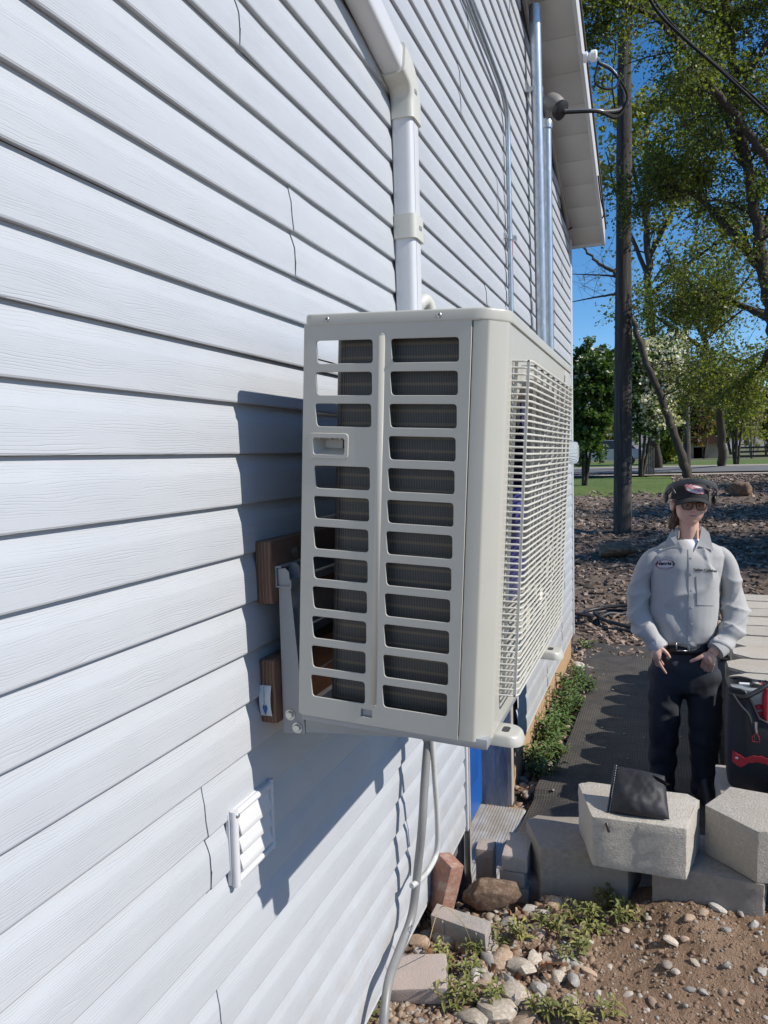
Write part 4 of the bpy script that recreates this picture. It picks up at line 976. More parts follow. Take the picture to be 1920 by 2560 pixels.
def rubber_mat(x0, x1, y0, y1, lift, label, slope=0, skew=0):
    bm = bmesh.new(); nx_, ny_ = int((x1-x0)/.05)+1, int((y1-y0)/.05)+1; grid = []
    for j in range(ny_+1):
        for i in range(nx_+1):
            x = x0+(x1-x0)*i/nx_+skew*(j/ny_); y = y0+(y1-y0)*j/ny_+.02*fbm(x*2, y1, 1); grid.append(bm.verts.new((x, y, hgt(x, y, False)*(1 if y < 7.5 else 1)+lift+.010*fbm(x*2.2, y*2.2, 4)+slope*(1-j/ny_)**2)))
    for j in range(ny_):
        for i in range(nx_): a = j*(nx_+1)+i; bm.faces.new((grid[a], grid[a+1], grid[a+nx_+2], grid[a+nx_+1]))
    r = bmesh.ops.extrude_face_region(bm, geom=list(bm.faces)); bmesh.ops.translate(bm, verts=[v for v in r['geom'] if isinstance(v, bmesh.types.BMVert)], vec=(0, 0, .012))
    o = bm_obj('rubber_mat', bm, M_MAT, None, ang=30); return tag(o, label, 'mat', 'rubber mats along the path')
rubber_mat(.125, 1.18, 5.82, 7.80, .012, 'black ribbed rubber mat reaching the bark slope behind the person', 0, -.01)
rubber_mat(.19, 1.14, 4.28, 5.98, .03, 'black ribbed rubber mat the person stands on, overlapped by its neighbour', 0, .05)
rubber_mat(.10, 1.10, 3.62, 4.42, .045, 'black ribbed rubber mat with a raised edge beside the door', .05, .03)
hp = []
for i in range(90):
    a = i/90*2*math.pi*2.6; r = .42+.06*math.sin(i*.31)+.03*i/90; hp.append(V((.62+r*1.25*math.cos(a), 8.75+r*.75*math.sin(a), 0)))
hp += [V((-.2-.1*i, 8.5+.12*i, 0)) for i in range(1, 14)]
for i, p in enumerate(hp): p.z = hgt(p.x, p.y)+.03+.035*((i//33) % 3)+.02*math.sin(i*.5)
o = tube('hose', smooth_path(hp, 3), .022, M_BLACK, None, 8); tag(o, 'black hose coiled on the bark beyond the house corner', 'hose')

# ------------------------------------------------------------------ weeds
M_WEED = mat('weed_leaf', (.20, .21, .06), (.13, .15, .04), 12, .6, c3=(.30, .27, .09), s3=8, f3=.6, rand=.2)
M_WEED2 = mat('weed_leaf_dark', (.10, .17, .045), (.065, .12, .03), 12, .55, c3=(.17, .22, .06), s3=8, f3=.6, rand=.2)
M_STEM = mat('weed_stem', (.10, .12, .04), (.13, .08, .04), 20, .7)
def weed(c, hgt_, nst, spread, label, group, m, leaf=.03):
    t = thing('weed', label, 'plant', c, group); bs_ = bmesh.new(); bl = bmesh.new()
    for s in range(nst):
        a = random.uniform(0, 6.28); tip = V((math.cos(a)*spread*random.random()**.6, math.sin(a)*spread*random.random()**.6, hgt_*random.uniform(.55, 1.1))); b0 = V((math.cos(a), math.sin(a), 0))*.01
        pts_ = [V(c)+b0+(tip-b0)*u+V((0, 0, 1))*hgt_*.2*u*(1-u) for u in (0, .33, .66, 1)]; add_tube(bs_, pts_, [.0016, .0014, .0012, .0008], 5)
        nl = int(5+hgt_*42)
        for k in range(nl):
            u = .15+.85*k/nl; p = V(c)+b0+(tip-b0)*u+V((0, 0, 1))*hgt_*.2*u*(1-u); aa = k*2.4+random.uniform(-.4, .4); up = .25+.75*u*random.random()
            d = V((math.cos(aa), math.sin(aa), up)).normalized(); ll = leaf*random.uniform(.6, 1.2)*(1.1-.4*u); sd_ = d.cross(V((0, 0, 1))).normalized()*ll*random.uniform(.11, .16)
            q0 = p; q1 = p+d*ll*.45; q2 = p+d*ll+V((0, 0, -1))*ll*.28
            vv = [bl.verts.new(x) for x in (q0-sd_*.3, q0+sd_*.3, q1+sd_+V((0, 0, .12*ll)), q1, q1-sd_+V((0, 0, .12*ll)), q2)]
            bl.faces.new((vv[0], vv[1], vv[2], vv[3])); bl.faces.new((vv[0], vv[3], vv[4])) ; bl.faces.new((vv[3], vv[2], vv[5])); bl.faces.new((vv[4], vv[3], vv[5]))
    bm_obj('stem', bs_, M_STEM, t); bm_obj('leaves', bl, m, t, True); return t
for px, py in ((1310,1965),(1275,1985),(1335,1992),(1240,2000),(1290,2015),(1355,1985),(1210,2025),(1180,2015),(1130,2032),(1080,2040),(1250,2050),(1230,2075),(1000,2110),(960,2090),(985,2150),(1010,2170),(975,2195),(1160,2200),(1200,2195),(1250,2205),(1320,2200),(1060,2165),(785,2205),(1020,2065)):
    weed(on_ground(px, py), random.uniform(.05, .10), random.randint(3, 6), .06, 'small green weed '+('beside the flexible conduit and tipped pavers' if px < 1065 else 'in the patch in front of the shaded concrete block' if py < 2090 else 'at the front edge of the bare dirt'), 'weeds '+('by the conduit' if px < 1065 else 'before the dark block' if py < 2090 else 'at the dirt edge'), M_WEED, .050)
for px, py, h_ in ((1262,1405,.07),(1250,1475,.10),(1232,1500,.12),(1262,1500,.13),(1242,1535,.13),(1220,1560,.12),(1205,1600,.12),(1186,1622,.12),(1195,1582,.13),(1170,1655,.11),(1212,1548,.13),(1235,1520,.14),(1178,1602,.12),(1196,1645,.11),(1176,1685,.08),(1158,1665,.10),(1215,1585,.12),(1228,1545,.12)):
    weed(on_ground(px, py, 0), h_*1.6, random.randint(5, 8), .12, 'leafy green weed growing between the foundation and the rubber mats', 'weeds along the foundation', M_WEED2, .085)
# dry grass stalk and dead leaves
M_STRAW = mat('dry_straw', (.42, .33, .16), (.34, .25, .12), 20, .8)
o = tube('straw_stalk', smooth_path([on_ground(1020, 2042), W(1000, 1995, .22), W(968, 1962, .2), W(952, 1960, .17), W(940, 1985, .16), W(925, 2040, .15), on_ground(912, 2075)], 5), .0012, M_STRAW, None, 5); tag(o, 'bent dry straw stalk arching over the tipped paver', 'straw')
M_DLEAF = [mat('dead_leaf', (.20, .125, .075), (.13, .08, .05), 14, .85), mat('pale_dead_leaf', (.42, .31, .22), (.32, .22, .15), 14, .85), mat('orange_dead_leaf', (.38, .15, .05), (.28, .11, .04), 14, .85)]
vs = []; fs = []; fm = []
for i in range(260):
    if i < 130: p = on_ground(random.choice([random.gauss(900, 30), random.gauss(1180, 30), random.gauss(1130, 40), random.gauss(940, 40)]), random.gauss(2090, 25) if i % 2 else random.gauss(1980, 18))
    elif i < 200: yv = random.uniform(2.9, 4.4); xv = random.uniform(.08, .35); p = V((xv, yv, hgt(xv, yv)))
    else: yv = random.uniform(4.2, 7.7); xv = random.uniform(.0, .3); p = V((xv, yv, hgt(xv, yv)))
    s = random.uniform(.012, .03); a = random.uniform(0, 6.28); d = V((math.cos(a), math.sin(a), random.uniform(-.3, .7))).normalized(); q = d.orthogonal(); q = (q*math.cos(a*3)+d.cross(q)*math.sin(a*3)); n_ = d.cross(q); p = p+V((0, 0, .012)); k = len(vs)
    for u_, w_, h_ in ((-1, 0, 0), (-.3, .55, .25), (.5, .45, .2), (1, 0, -.1), (.5, -.45, .25), (-.3, -.5, .2), (0, 0, 0)): vs.append(p+d*s*u_+q*s*w_+n_*s*h_)
    for f in ((0, 1, 6), (1, 2, 6), (2, 3, 6), (3, 4, 6), (4, 5, 6), (5, 0, 6)): fs.append([k+z for z in f]); fm.append(random.choice([0, 0, 0, 1, 2]) if fm is not None else 0)
tag(mesh_obj('leaf_litter', vs, fs, None, None, True, M_DLEAF, fm), 'curled dead leaves drifted between the stones', 'dead leaves', None, 'stuff')
# ------------------------------------------------------------------ road, verges, mountains
random.seed(33)
def strip(name, ya, yb, m, lift, x0=-70, x1=90, st=2.5, bend=0.0):
    xs = [x0+(x1-x0)*i/int((x1-x0)/st) for i in range(int((x1-x0)/st)+1)]; n = 5; vs = []; fs = []
    for x in xs:
        for j in range(n): y = ya+(yb-ya)*j/(n-1)+bend*(x-2)**2; vs.append((x, y, hgt(x, y, False)+lift))
    for i in range(len(xs)-1):
        for j in range(n-1): a = i*n+j; fs.append((a, a+n, a+n+1, a+1))
    return struct(mesh_obj(name, vs, fs, m, None, True))
M_ASPH = mat('asphalt', (.17, .165, .16), (.13, .128, .125), 3, .9, bs=.3, bscale=40)
M_VERGE = mat('pale_gravel', (.40, .34, .28), (.30, .25, .2), 6, .95, bs=.4, bscale=30)
strip('verge', 28.8, 30.3, M_VERGE, .05); strip('road', 30.2, 37.5, M_ASPH, .10); strip('verge', 37.4, 42, M_VERGE, .06)
def mountain(name, y, peaks, m, snow):
    vs = []; fs = []; n = 120; k = 14
    for i in range(n+1):
        x = -1600+4400*i/n; h = max(30, sum(a*math.exp(-((x-c)/w_)**2) for c, w_, a in peaks)*(1+.35*fbm(x*.004, 0, 3)))
        for j in range(k+1):
            t = j/k; vs.append((x+30*fbm(x*.01, t*3, 1), y-500*(1-t)+60*fbm(x*.006, t*4, 5), 1+h*t**1.25*(1+.10*fbm(x*.012, t*5, 8))))
    for i in range(n):
        for j in range(k): a = i*(k+1)+j; fs.append((a, a+k+1, a+k+2, a+1))
    return struct(mesh_obj(name, vs, fs, m, None, True))
mm, nt_, pp = newmat('mountain_slope'); g_ = N(nt_, 'NewGeometry'); sx_ = N(nt_, 'SeparateXYZ'); L(nt_, g_.outputs['Position'], sx_.inputs[0])
nz_ = noise_node(nt_, g_.outputs['Position'], .02, 6, .65); ad_ = N(nt_, 'Math', operation='MULTIPLY_ADD', i_1=140.0); L(nt_, nz_.outputs[0], ad_.inputs[0]); L(nt_, sx_.outputs[2], ad_.inputs[2])
mr_ = N(nt_, 'MapRange'); L(nt_, ad_.outputs[0], mr_.inputs[0]); mr_.inputs[1].default_value = 360; mr_.inputs[2].default_value = 385
c_ = mixc(nt_, ramp(nt_, nz_.outputs[0], ((.4, 0), (.6, 1))).outputs[0], (.17, .16, .17), (.24, .22, .22)); c_ = mixc(nt_, mr_.outputs[0], c_, (.75, .77, .8)); L(nt_, c_, pp.inputs['Base Color']); pp.inputs['Roughness'].default_value = .95
mountain('mountain', 3000, [(1050, 420, 330), (300, 380, 200), (1900, 600, 420), (-600, 500, 160)], mm, 0)

# ------------------------------------------------------------------ trees
def leaf_mat(name, c1, c2, tr=.42):
    m = bpy.data.materials.new(name); m.use_nodes = True; nt = m.node_tree; p = nt.nodes['Principled BSDF']; out = nt.nodes['Material Output']
    tc = N(nt, 'TexCoord'); n1 = noise_node(nt, tc.outputs['Object'], 1.3, 3, .7); f = ramp(nt, n1.outputs[0], ((.35, 0), (.65, 1))); c = mixc(nt, f.outputs[0], c1, c2)
    L(nt, c, p.inputs['Base Color']); p.inputs['Roughness'].default_value = .45; p.inputs['Specular IOR Level'].default_value = .4
    t = N(nt, 'BsdfTranslucent'); v = N(nt, 'VectorMath', operation='MULTIPLY'); L(nt, c, v.inputs[0]); v.inputs[1].default_value = (1.5, 1.6, .6); L(nt, v.outputs[0], t.inputs[0])
    mx = N(nt, 'MixShader'); mx.inputs[0].default_value = tr; L(nt, p.outputs[0], mx.inputs[1]); L(nt, t.outputs[0], mx.inputs[2]); L(nt, mx.outputs[0], out.inputs[0]); return m
M_TRUNK = mat('bark_trunk', (.075, .058, .045), (.04, .032, .026), 8, .95, bs=.9, bscale=14, bd=.02, stretch=(3, 3, .5))
M_TRUNKP = mat('pale_bark', (.28, .25, .21), (.16, .14, .12), 8, .9, bs=.6, bscale=14, bd=.02, stretch=(2, 2, .6))
LF = {'elm': leaf_mat('elm_leaf', (.085, .125, .03), (.15, .165, .035)), 'dark': leaf_mat('dark_leaf', (.045, .09, .02), (.075, .13, .028)), 'lime': leaf_mat('lime_leaf', (.19, .23, .035), (.24, .25, .045)),
      'olive': leaf_mat('olive_leaf', (.19, .18, .05), (.24, .22, .065)), 'plum': leaf_mat('plum_leaf', (.11, .055, .04), (.075, .04, .03)), 'blossom': leaf_mat('white_blossom', (.75, .72, .66), (.66, .62, .55), .25), 'conif': leaf_mat('conifer_needle', (.03, .05, .022), (.045, .06, .03))}
class Leaves:
    def __init__(s): s.v = []; s.f = []; s.m = []
    def add(s, p, size, mi=0, d=None):
        d = d or V((random.gauss(0, 1), random.gauss(0, 1), random.gauss(0, .7))).normalized()
        q = d.orthogonal(); a = random.uniform(0, 6.28); q = q*math.cos(a)+d.cross(q)*math.sin(a); n = d.cross(q); k = len(s.v); w_ = size*random.uniform(.26, .4)
        s.v += [p-d*size*.5, p+q*w_-n*w_*.25, p+d*size*.5, p-q*w_-n*w_*.25]; s.f += [(k, k+1, k+2), (k, k+2, k+3)]; s.m += [mi, mi]
def make_tree(name, label, limbs, mats_, leaf, nsub, sublen, ntwig, twlen, nleaf, cat='tree', group=None, bark=M_TRUNK, droop=.15, mix=None, bare=0.0, upb=.2, start=.25, sides=6):
    """limbs: list of (points, r0, r1, leafiness). branches, twigs and leaves grow from them"""
    base = V(limbs[0][0][0]); t = thing(name, label, cat, base, group); tb = bmesh.new(); lv = Leaves()
    for pts, r0, r1, lf_ in limbs:
        pts = smooth_path(pts, 7); n = len(pts)
        for i in range(1, n-1): pts[i] += V((random.gauss(0, 1), random.gauss(0, 1), 0))*r0*.14
        add_tube(tb, pts, [r0+(r1-r0)*i/(n-1) for i in range(n)], sides)
        ln_ = sum((pts[i+1]-pts[i]).length for i in range(n-1))
        for s in range(int(nsub*lf_)):
            u = start+(1-start)*random.random()**.8; i = min(n-2, int(u*(n-1))); p = pts[i].lerp(pts[i+1], random.random()); ax = (pts[i+1]-pts[i]).normalized()
            rd = V((random.gauss(0, 1), random.gauss(0, 1), random.gauss(upb, .6))).normalized(); d = (rd+ax*.35).normalized(); L_ = sublen*random.uniform(.45, 1.15)*(1.15-.5*u)
            bp = [p]; dd = d.copy(); k = 5
            for j in range(k):
                dd = (dd+V((random.gauss(0, .16), random.gauss(0, .16), random.gauss(0, .12)-droop*j/k))).normalized(); bp.append(bp[-1]+dd*L_/k)
            rr = max(.006, (r0+(r1-r0)*u)*.32); add_tube(tb, bp, [rr*(1-.8*j/k) for j in range(k+1)], 4, False)
            for w_ in range(ntwig):
                j = min(k-1, int((.2+.8*random.random())*k)); tp = bp[j].lerp(bp[j+1], random.random()); td = (V((random.gauss(0, 1), random.gauss(0, 1), random.gauss(0, .8)-droop)).normalized()+dd*.5).normalized(); te = tp+td*twlen*random.uniform(.5, 1.2)
                mid = tp.lerp(te, .5)+V((0, 0, .06*twlen)); add_tube(tb, [tp, mid, te], [.004+rr*.12, .003+rr*.08, .002], 3, False)
                if random.random() < bare: continue
                for q in range(nleaf):
                    v_ = random.random(); c = tp.lerp(te, v_)+V((random.gauss(0, 1), random.gauss(0, 1), random.gauss(0, 1)))*twlen*.16
                    mi = 0 if not mix else (1 if random.random() < mix(c) else 0); lv.add(c, leaf*random.uniform(.6, 1.25)*(1.0 if mi == 0 else .9), mi)
    bm_obj('trunk', tb, bark, t, True); mesh_obj('crown', lv.v, lv.f, None, t, False, mats_, lv.m); return t
def PT(px, py, d): return Y(px, py, d)
def gp(px, py, z=.8):
    for _ in range(12): p = G(px, py, z); z = .5*z+.5*hgt(p.x, p.y, False)
    return p
# big elm leaning in from beyond the retaining wall
b = PT(1740, 1010, 11.5); b.z = hgt(b.x, b.y, False)-.1
tr = [b, PT(1700, 820, 11.5), PT(1664, 680, 11.4), PT(1642, 540, 11.3), PT(1610, 330, 11.2), PT(1575, 60, 11.1), PT(1552, -220, 11)]
elm = make_tree('elm_tree', 'tall elm with dark limbs and small leaves spreading over the bark slope', [
    (tr, .11, .04, .9),
    ([PT(1700, 400, 11), PT(1600, 265, 10.6), PT(1520, 165, 10.2), PT(1430, 50, 9.9), PT(1340, 10, 9.7), PT(1262, 2, 9.6)], .058, .016, 1.0),
    ([PT(1655, 600, 11.3), PT(1560, 480, 11.6), PT(1500, 420, 12), PT(1440, 405, 12.3), PT(1400, 380, 12.5)], .06, .012, 1.1),
    ([PT(1668, 690, 11.4), PT(1600, 660, 12.2), PT(1520, 640, 13), PT(1440, 655, 13.5)], .06, .012, 1.1),
    ([PT(1620, 380, 11.2), PT(1560, 240, 11.8), PT(1500, 200, 12.5), PT(1440, 230, 13)], .05, .012, .9),
    ([PT(1585, 140, 11.1), PT(1520, 20, 11.3), PT(1440, -60, 11.5)], .05, .012, .8),
    ([PT(1660, 760, 11.5), PT(1640, 800, 12.5), PT(1570, 830, 13), PT(1500, 815, 13.5)], .05, .01, .8),
    ([PT(1640, 530, 11.3), PT(1690, 380, 11.6), PT(1760, 200, 12)], .06, .012, .9),
    ([PT(1590, 200, 11.1), PT(1680, 60, 11), PT(1780, -60, 11)], .05, .012, .9)],
    [LF['elm'], LF['lime']], .048, 29, 1.25, 14, .42, 19, mix=lambda c: .25 if c.z > 4 else .5, droop=.25)
# leaning half-bare tree behind the pole
b = gp(1487, 1032, 1.0); d0 = b.y
make_tree('leaning_tree', 'thin leaning tree with a bare forked top crossing behind the utility pole', [
    ([b+V((0, 0, -.1)), PT(1472, 985, d0), PT(1443, 900, d0), PT(1400, 790, d0), PT(1364, 690, d0), PT(1335, 600, d0), PT(1290, 565, d0), PT(1246, 520, d0)], .17, .03, .35),
    ([PT(1364, 690, d0), PT(1340, 640, d0), PT(1300, 640, d0), PT(1236, 652, d0)], .07, .015, .3),
    ([PT(1340, 600, d0), PT(1310, 595, d0), PT(1235, 592, d0)], .05, .012, .25)],
    [LF['elm']], .13, 22, 1.6, 6, .7, 2, bark=M_TRUNK, bare=.85, droop=.05)
make_tree('elm_tree', 'green elm filling the gap between the utility pole and the leaning trunk', [
    ([gp(1560, 1010, 1.0)+V((0, 0, -.1)), PT(1555, 900, 32.0), PT(1530, 760, 32.0), PT(1480, 640, 32.0), PT(1440, 540, 32.0)], .2, .04, .9),
    ([PT(1530, 760, 32.0), PT(1440, 700, 31.5), PT(1390, 660, 31.0)], .1, .02, 1.1), ([PT(1520, 720, 32.0), PT(1600, 620, 32.5), PT(1650, 560, 33.0)], .1, .02, .9), ([PT(1540, 800, 32.0), PT(1600, 780, 31.0), PT(1660, 800, 31.0)], .09, .02, 1.1), ([PT(1540, 820, 32.0), PT(1470, 800, 31.5), PT(1400, 770, 31.0)], .08, .02, .9)],
    [LF['elm'], LF['lime']], .13, 20, 2.4, 9, .9, 8, mix=lambda c: .3, droop=.1)
# yellow-green tree above, behind the pole
make_tree('elm_tree', 'sunlit yellow green tree rising behind the utility pole top', [
    ([gp(1420, 1015, 1.0)+V((0, 0, -.1)), PT(1410, 800, 33), PT(1400, 600, 33), PT(1395, 400, 33), PT(1400, 240, 33)], .25, .05, 1),
    ([PT(1400, 600, 33), PT(1340, 450, 33), PT(1310, 330, 33)], .1, .02, .7), ([PT(1400, 560, 33), PT(1470, 420, 33), PT(1520, 300, 33)], .12, .02, 1.1), ([PT(1400, 640, 33), PT(1500, 560, 33), PT(1580, 500, 33)], .12, .02, 1.1), ([PT(1400, 500, 33), PT(1360, 330, 33), PT(1345, 250, 33)], .1, .02, .9)],
    [LF['lime'], LF['olive']], .2, 18, 2.2, 7, 1.0, 7, mix=lambda c: .5, droop=0, start=.45)
def bushy(name, label, px, py_base, d, px0, px1, py0, py1, leafm, leaf, n, mix=None, cat='tree', bark=M_TRUNK, stems=3, z=1.0, nl=10, open_=0.0, leg=.35):
    b = gp(px, py_base, z) if d is None else V((PT(px, py_base, d).x, d, 0)); d = b.y; b.z = hgt(b.x, b.y, False)-.08
    L0, L1 = PT(px0, (py0+py1)/2, d), PT(px1, (py0+py1)/2, d); zt, zb = PT(px, py0, d).z, PT(px, py1, d).z; rx = abs(L1.x-L0.x)/2; cx_ = (L0.x+L1.x)/2
    limbs = []
    for s in range(stems):
        a = 2*math.pi*s/stems+.5; q = V((cx_+rx*.55*math.cos(a), d+rx*.55*math.sin(a), zb+(zt-zb)*random.uniform(.75, .98))); m_ = V((b.x+(q.x-b.x)*.35, d+(q.y-d)*.3, b.z+(q.z-b.z)*leg)); limbs.append(([b+V((math.cos(a), math.sin(a), 0))*rx*.05, m_, m_.lerp(q, .5)+V((0, 0, .1)), q], rx*.032+.02, .012, 1))
    return make_tree(name, label, limbs, leafm, leaf, n, rx*.85, 9, rx*.42, nl, cat, None, bark, .05, mix, open_, .1, .35)
bushy('crab_apple_tree', 'dense dark green tree beside the far house corner with a forked trunk', 1262, 1048, None, 1225, 1345, 742, 985, [LF['dark'], LF['blossom']], .14, 34, lambda c: .16 if c.z > 4.2 else .02, stems=5, nl=14)
bushy('crab_apple_tree', 'flowering tree full of white blossom behind the utility pole', 1385, 1030, None, 1340, 1480, 735, 955, [LF['dark'], LF['blossom']], .15, 34, lambda c: .75 if c.x > PT(1385, 800, c.y).x and c.z > 2.8 else .3, stems=6, nl=16)
bushy('lime_shrub', 'bright yellow green round shrub beside the road', 1435, 1002, None, 1398, 1475, 880, 1000, [LF['lime']], .2, 40, None, 'shrub', stems=7, leg=.15, nl=12)
bushy('plum_tree', 'reddish brown leaved tree across the road', 1470, 990, 50, 1425, 1555, 800, 960, [LF['plum'], LF['olive']], .3, 26, lambda c: .25, stems=4)
bushy('multi_stem_tree', 'small multi-stemmed tree with yellow green leaves at the edge of the lawn', 1590, 1004, None, 1525, 1660, 800, 935, [LF['lime'], LF['olive']], .15, 15, lambda c: .4, stems=6, nl=7, leg=.45)
bushy('olive_tree', 'pale olive tree standing beyond the brown shed', 1520, 985, 75, 1490, 1570, 830, 985, [LF['olive'], LF['lime']], .4, 24, lambda c: .3, stems=4)
bushy('olive_tree', 'bare pale tree near the dark rail fence', 1625, 985, 70, 1575, 1665, 850, 985, [LF['olive']], .3, 12, None, bark=M_TRUNKP, stems=6, nl=2, open_=.6)
bushy('olive_tree', 'broad olive tree behind the parked car', 1300, 990, 62, 1235, 1345, 860, 990, [LF['olive'], LF['dark']], .35, 26, lambda c: .4, stems=4)
bushy('conifer', 'dark conifer far off above the rail fence', 1655, 980, 95, 1628, 1690, 845, 975, [LF['conif']], .6, 30, None, stems=3, nl=10)
for i, (px, d) in enumerate(((1190, 90), (1450, 110), (1580, 120), (1700, 80))):
    bushy('olive_tree', ['hazy olive tree hidden by the house corner', 'far olive tree behind the plum tree', 'far olive tree beneath the mountain', 'olive tree beyond the end of the rail fence'][i], px, 985, d, px-60, px+60, 870, 985, [LF['olive'], LF['lime']], .55, 22, lambda c: .3, stems=4)
# trees beyond the right edge that shade the slope
for i, (x, y, h_, rx) in enumerate(((8.0, 12.0, 6.4, 1.4), (9.0, 16.0, 7.0, 1.6), (11.5, 21.5, 7.5, 1.8))):
    b = V((x, y, hgt(x, y, False)-.1)); limbs = []
    for s in range(5):
        a = s*1.257; q = b+V((rx*.6*math.cos(a), rx*.6*math.sin(a), h_*random.uniform(.8, 1))); limbs.append(([b, b.lerp(q, .35)+V((0, 0, .4)), b.lerp(q, .7)+V((0, 0, .3)), q], .12, .02, 1))
    make_tree('elm_tree', ['leafy elm on the bank beside the retaining wall', 'leafy elm further up the bank', 'leafy elm at the top of the bank by the lawn'][i], limbs, [LF['elm'], LF['lime']], .11, 22, rx*.9, 8, .8, 9, mix=lambda c: .3)

# ------------------------------------------------------------------ poles and overhead cable
M_POLE = mat('weathered_pole', (.07, .062, .055), (.03, .027, .025), 5, .9, bs=.9, bscale=12, bd=.02, stretch=(8, 8, .5), c3=(.10, .09, .082), s3=2.2, f3=.56)
def pole(px, py, top_px, top_py, wpx, label, z=.6):
    b = gp(px, py, z); d = b.y; tp = PT(top_px, top_py, d); r = wpx*1.157/FPX*(b-CAMP).dot(FWD)/2
    t = thing('utility_pole', label, 'pole', b); bm = bmesh.new(); pts_ = [b+V((0, 0, -.3))]+[b.lerp(tp, i/16) for i in range(1, 17)]; add_tube(bm, pts_, [r*(1.05-.3*i/16) for i in range(17)], 18)
    for v in bm.verts: v.co += V((1, 0, 0))*.012*fbm(v.co.x*9, v.co.y*9, v.co.z*.8)
    bm_obj('shaft', bm, M_POLE, t, ang=50); return t, b, tp, r
up, pb, ptop, prad = pole(1345, 1152, 1349, 70, 37, 'tall dark weathered wooden utility pole standing in the bark')
tube('pole_wire', [ptop.lerp(pb, .02)+V((-prad*.9, -prad*.4, 0)), ptop.lerp(pb, .1)+V((-prad*1.3, -prad*.4, 0)), ptop.lerp(pb, .16)+V((-prad*.9, -prad*.6, 0))], .012, M_WIRE, up, 6)
pole(1484, 1014, 1480, 560, 15, 'second utility pole further away behind the leaning tree', 1.0)
cb = [PT(1385, -40, 7.4), PT(1420, 25, 7.5), PT(1480, 85, 7.6), PT(1560, 155, 7.8), PT(1659, 248, 8.0), PT(1800, 380, 8.4)]
o = tube('overhead_cable', smooth_path(cb, 6), .014, M_WIRE, None, 8); tag(o, 'thick black overhead cable sloping in front of the elm', 'cable')
o = tube('overhead_cable', smooth_path([p+V((.02, .03, .022+.02*math.sin(i*2))) for i, p in enumerate(cb)], 6), .008, M_WIRE, None, 6); tag(o, 'thinner black wire twisted along the thick overhead cable', 'cable')

# ------------------------------------------------------------------ far things by the road
M_SHED = mat('brown_shed', (.20, .085, .05), (.16, .07, .04), 3, .8); M_SHED2 = mat('tan_shed_wall', (.36, .29, .22), (.3, .24, .18), 3, .85)
d = 78; a, b = PT(1492, 992, d), PT(1558, 992, d); zt = PT(1520, 958, d).z; zb = hgt(a.x, d, False)-.1; zr = PT(1520, 944, d).z
sh = thing('shed', 'brown roofed shed with a dark open doorway across the road', 'shed', (a.x, d, zb))
bm = bmesh.new(); xm = a.x+(b.x-a.x)*.52; add_box(bm, (xm, d, zb), (b.x, d+6, zt)); add_box(bm, (a.x, d, zb), (a.x+.25, d+6, zt)); add_box(bm, (a.x+.25, d+5.8, zb), (xm, d+6, zt)); add_box(bm, (a.x+.25, d, zt-.35), (xm, d+.2, zt)); bm_obj('wall', bm, M_SHED2, sh)
prism('roof', [(a.x-.5, zt), (b.x+.5, zt), ((a.x+b.x)/2, zr+.6)], 'y', d-.5, d+6.5, M_SHED, sh)
# parked car
d = 44.8; c = PT(1305, 990, d); zg = hgt(c.x, d, False)+.06
M_CARP = mat('silver_car_paint', (.34, .38, .43), (.31, .35, .40), 2, .25, .4); M_GLZ = mat('car_window', (.03, .035, .04), (.02, .025, .03), 4, .08)
car = thing('parked_car', 'silver car parked across the road under the trees', 'car', (c.x, d, zg))
bm = bmesh.new(); sec = [(-2.15, .42, .62), (-2.05, .40, .82), (-1.2, .36, .92), (-.7, .36, .95), (1.4, .36, .98), (2.05, .40, .92), (2.15, .45, .7)]
add_prism(bm, [(c.x+x, zg+l) for x, l, h_ in sec]+[(c.x+x, zg+h_) for x, l, h_ in sec[::-1]], 'y', d-.88, d+.88); bmesh.ops.bevel(bm, geom=list(bm.edges), offset=.08, segments=2, affect='EDGES'); bm_obj('body', bm, M_CARP, car, ang=40)
bm = bmesh.new(); lo_ = [(c.x-1.0, d-.8, zg+.93), (c.x+1.75, d-.8, zg+.96), (c.x+1.75, d+.8, zg+.96), (c.x-1.0, d+.8, zg+.93)]; hi_ = [(c.x-.35, d-.62, zg+1.42), (c.x+1.3, d-.62, zg+1.44), (c.x+1.3, d+.62, zg+1.44), (c.x-.35, d+.62, zg+1.42)]; loft(bm, [lo_, hi_]); bm_obj('window', bm, M_GLZ, car)
box('roof', (c.x-.36, d-.64, zg+1.42), (c.x+1.32, d+.64, zg+1.47), M_CARP, car, .03)
for sx_ in (-1.35, 1.35):
    for sy_ in (-.8, .8):
        wl = lathe('wheel', [(.2, -.09), (.32, -.09), (.33, 0), (.32, .09), (.2, .09)], M_BLACK, car, 20, frame((c.x+sx_, d+sy_, zg+.32), (0, 1, 0)))
        lathe('rim', [(.05, -.095), (.19, -.093), (.19, .093), (.05, .095)], M_ZINC, wl, 14, frame((c.x+sx_, d+sy_, zg+.32), (0, 1, 0)))
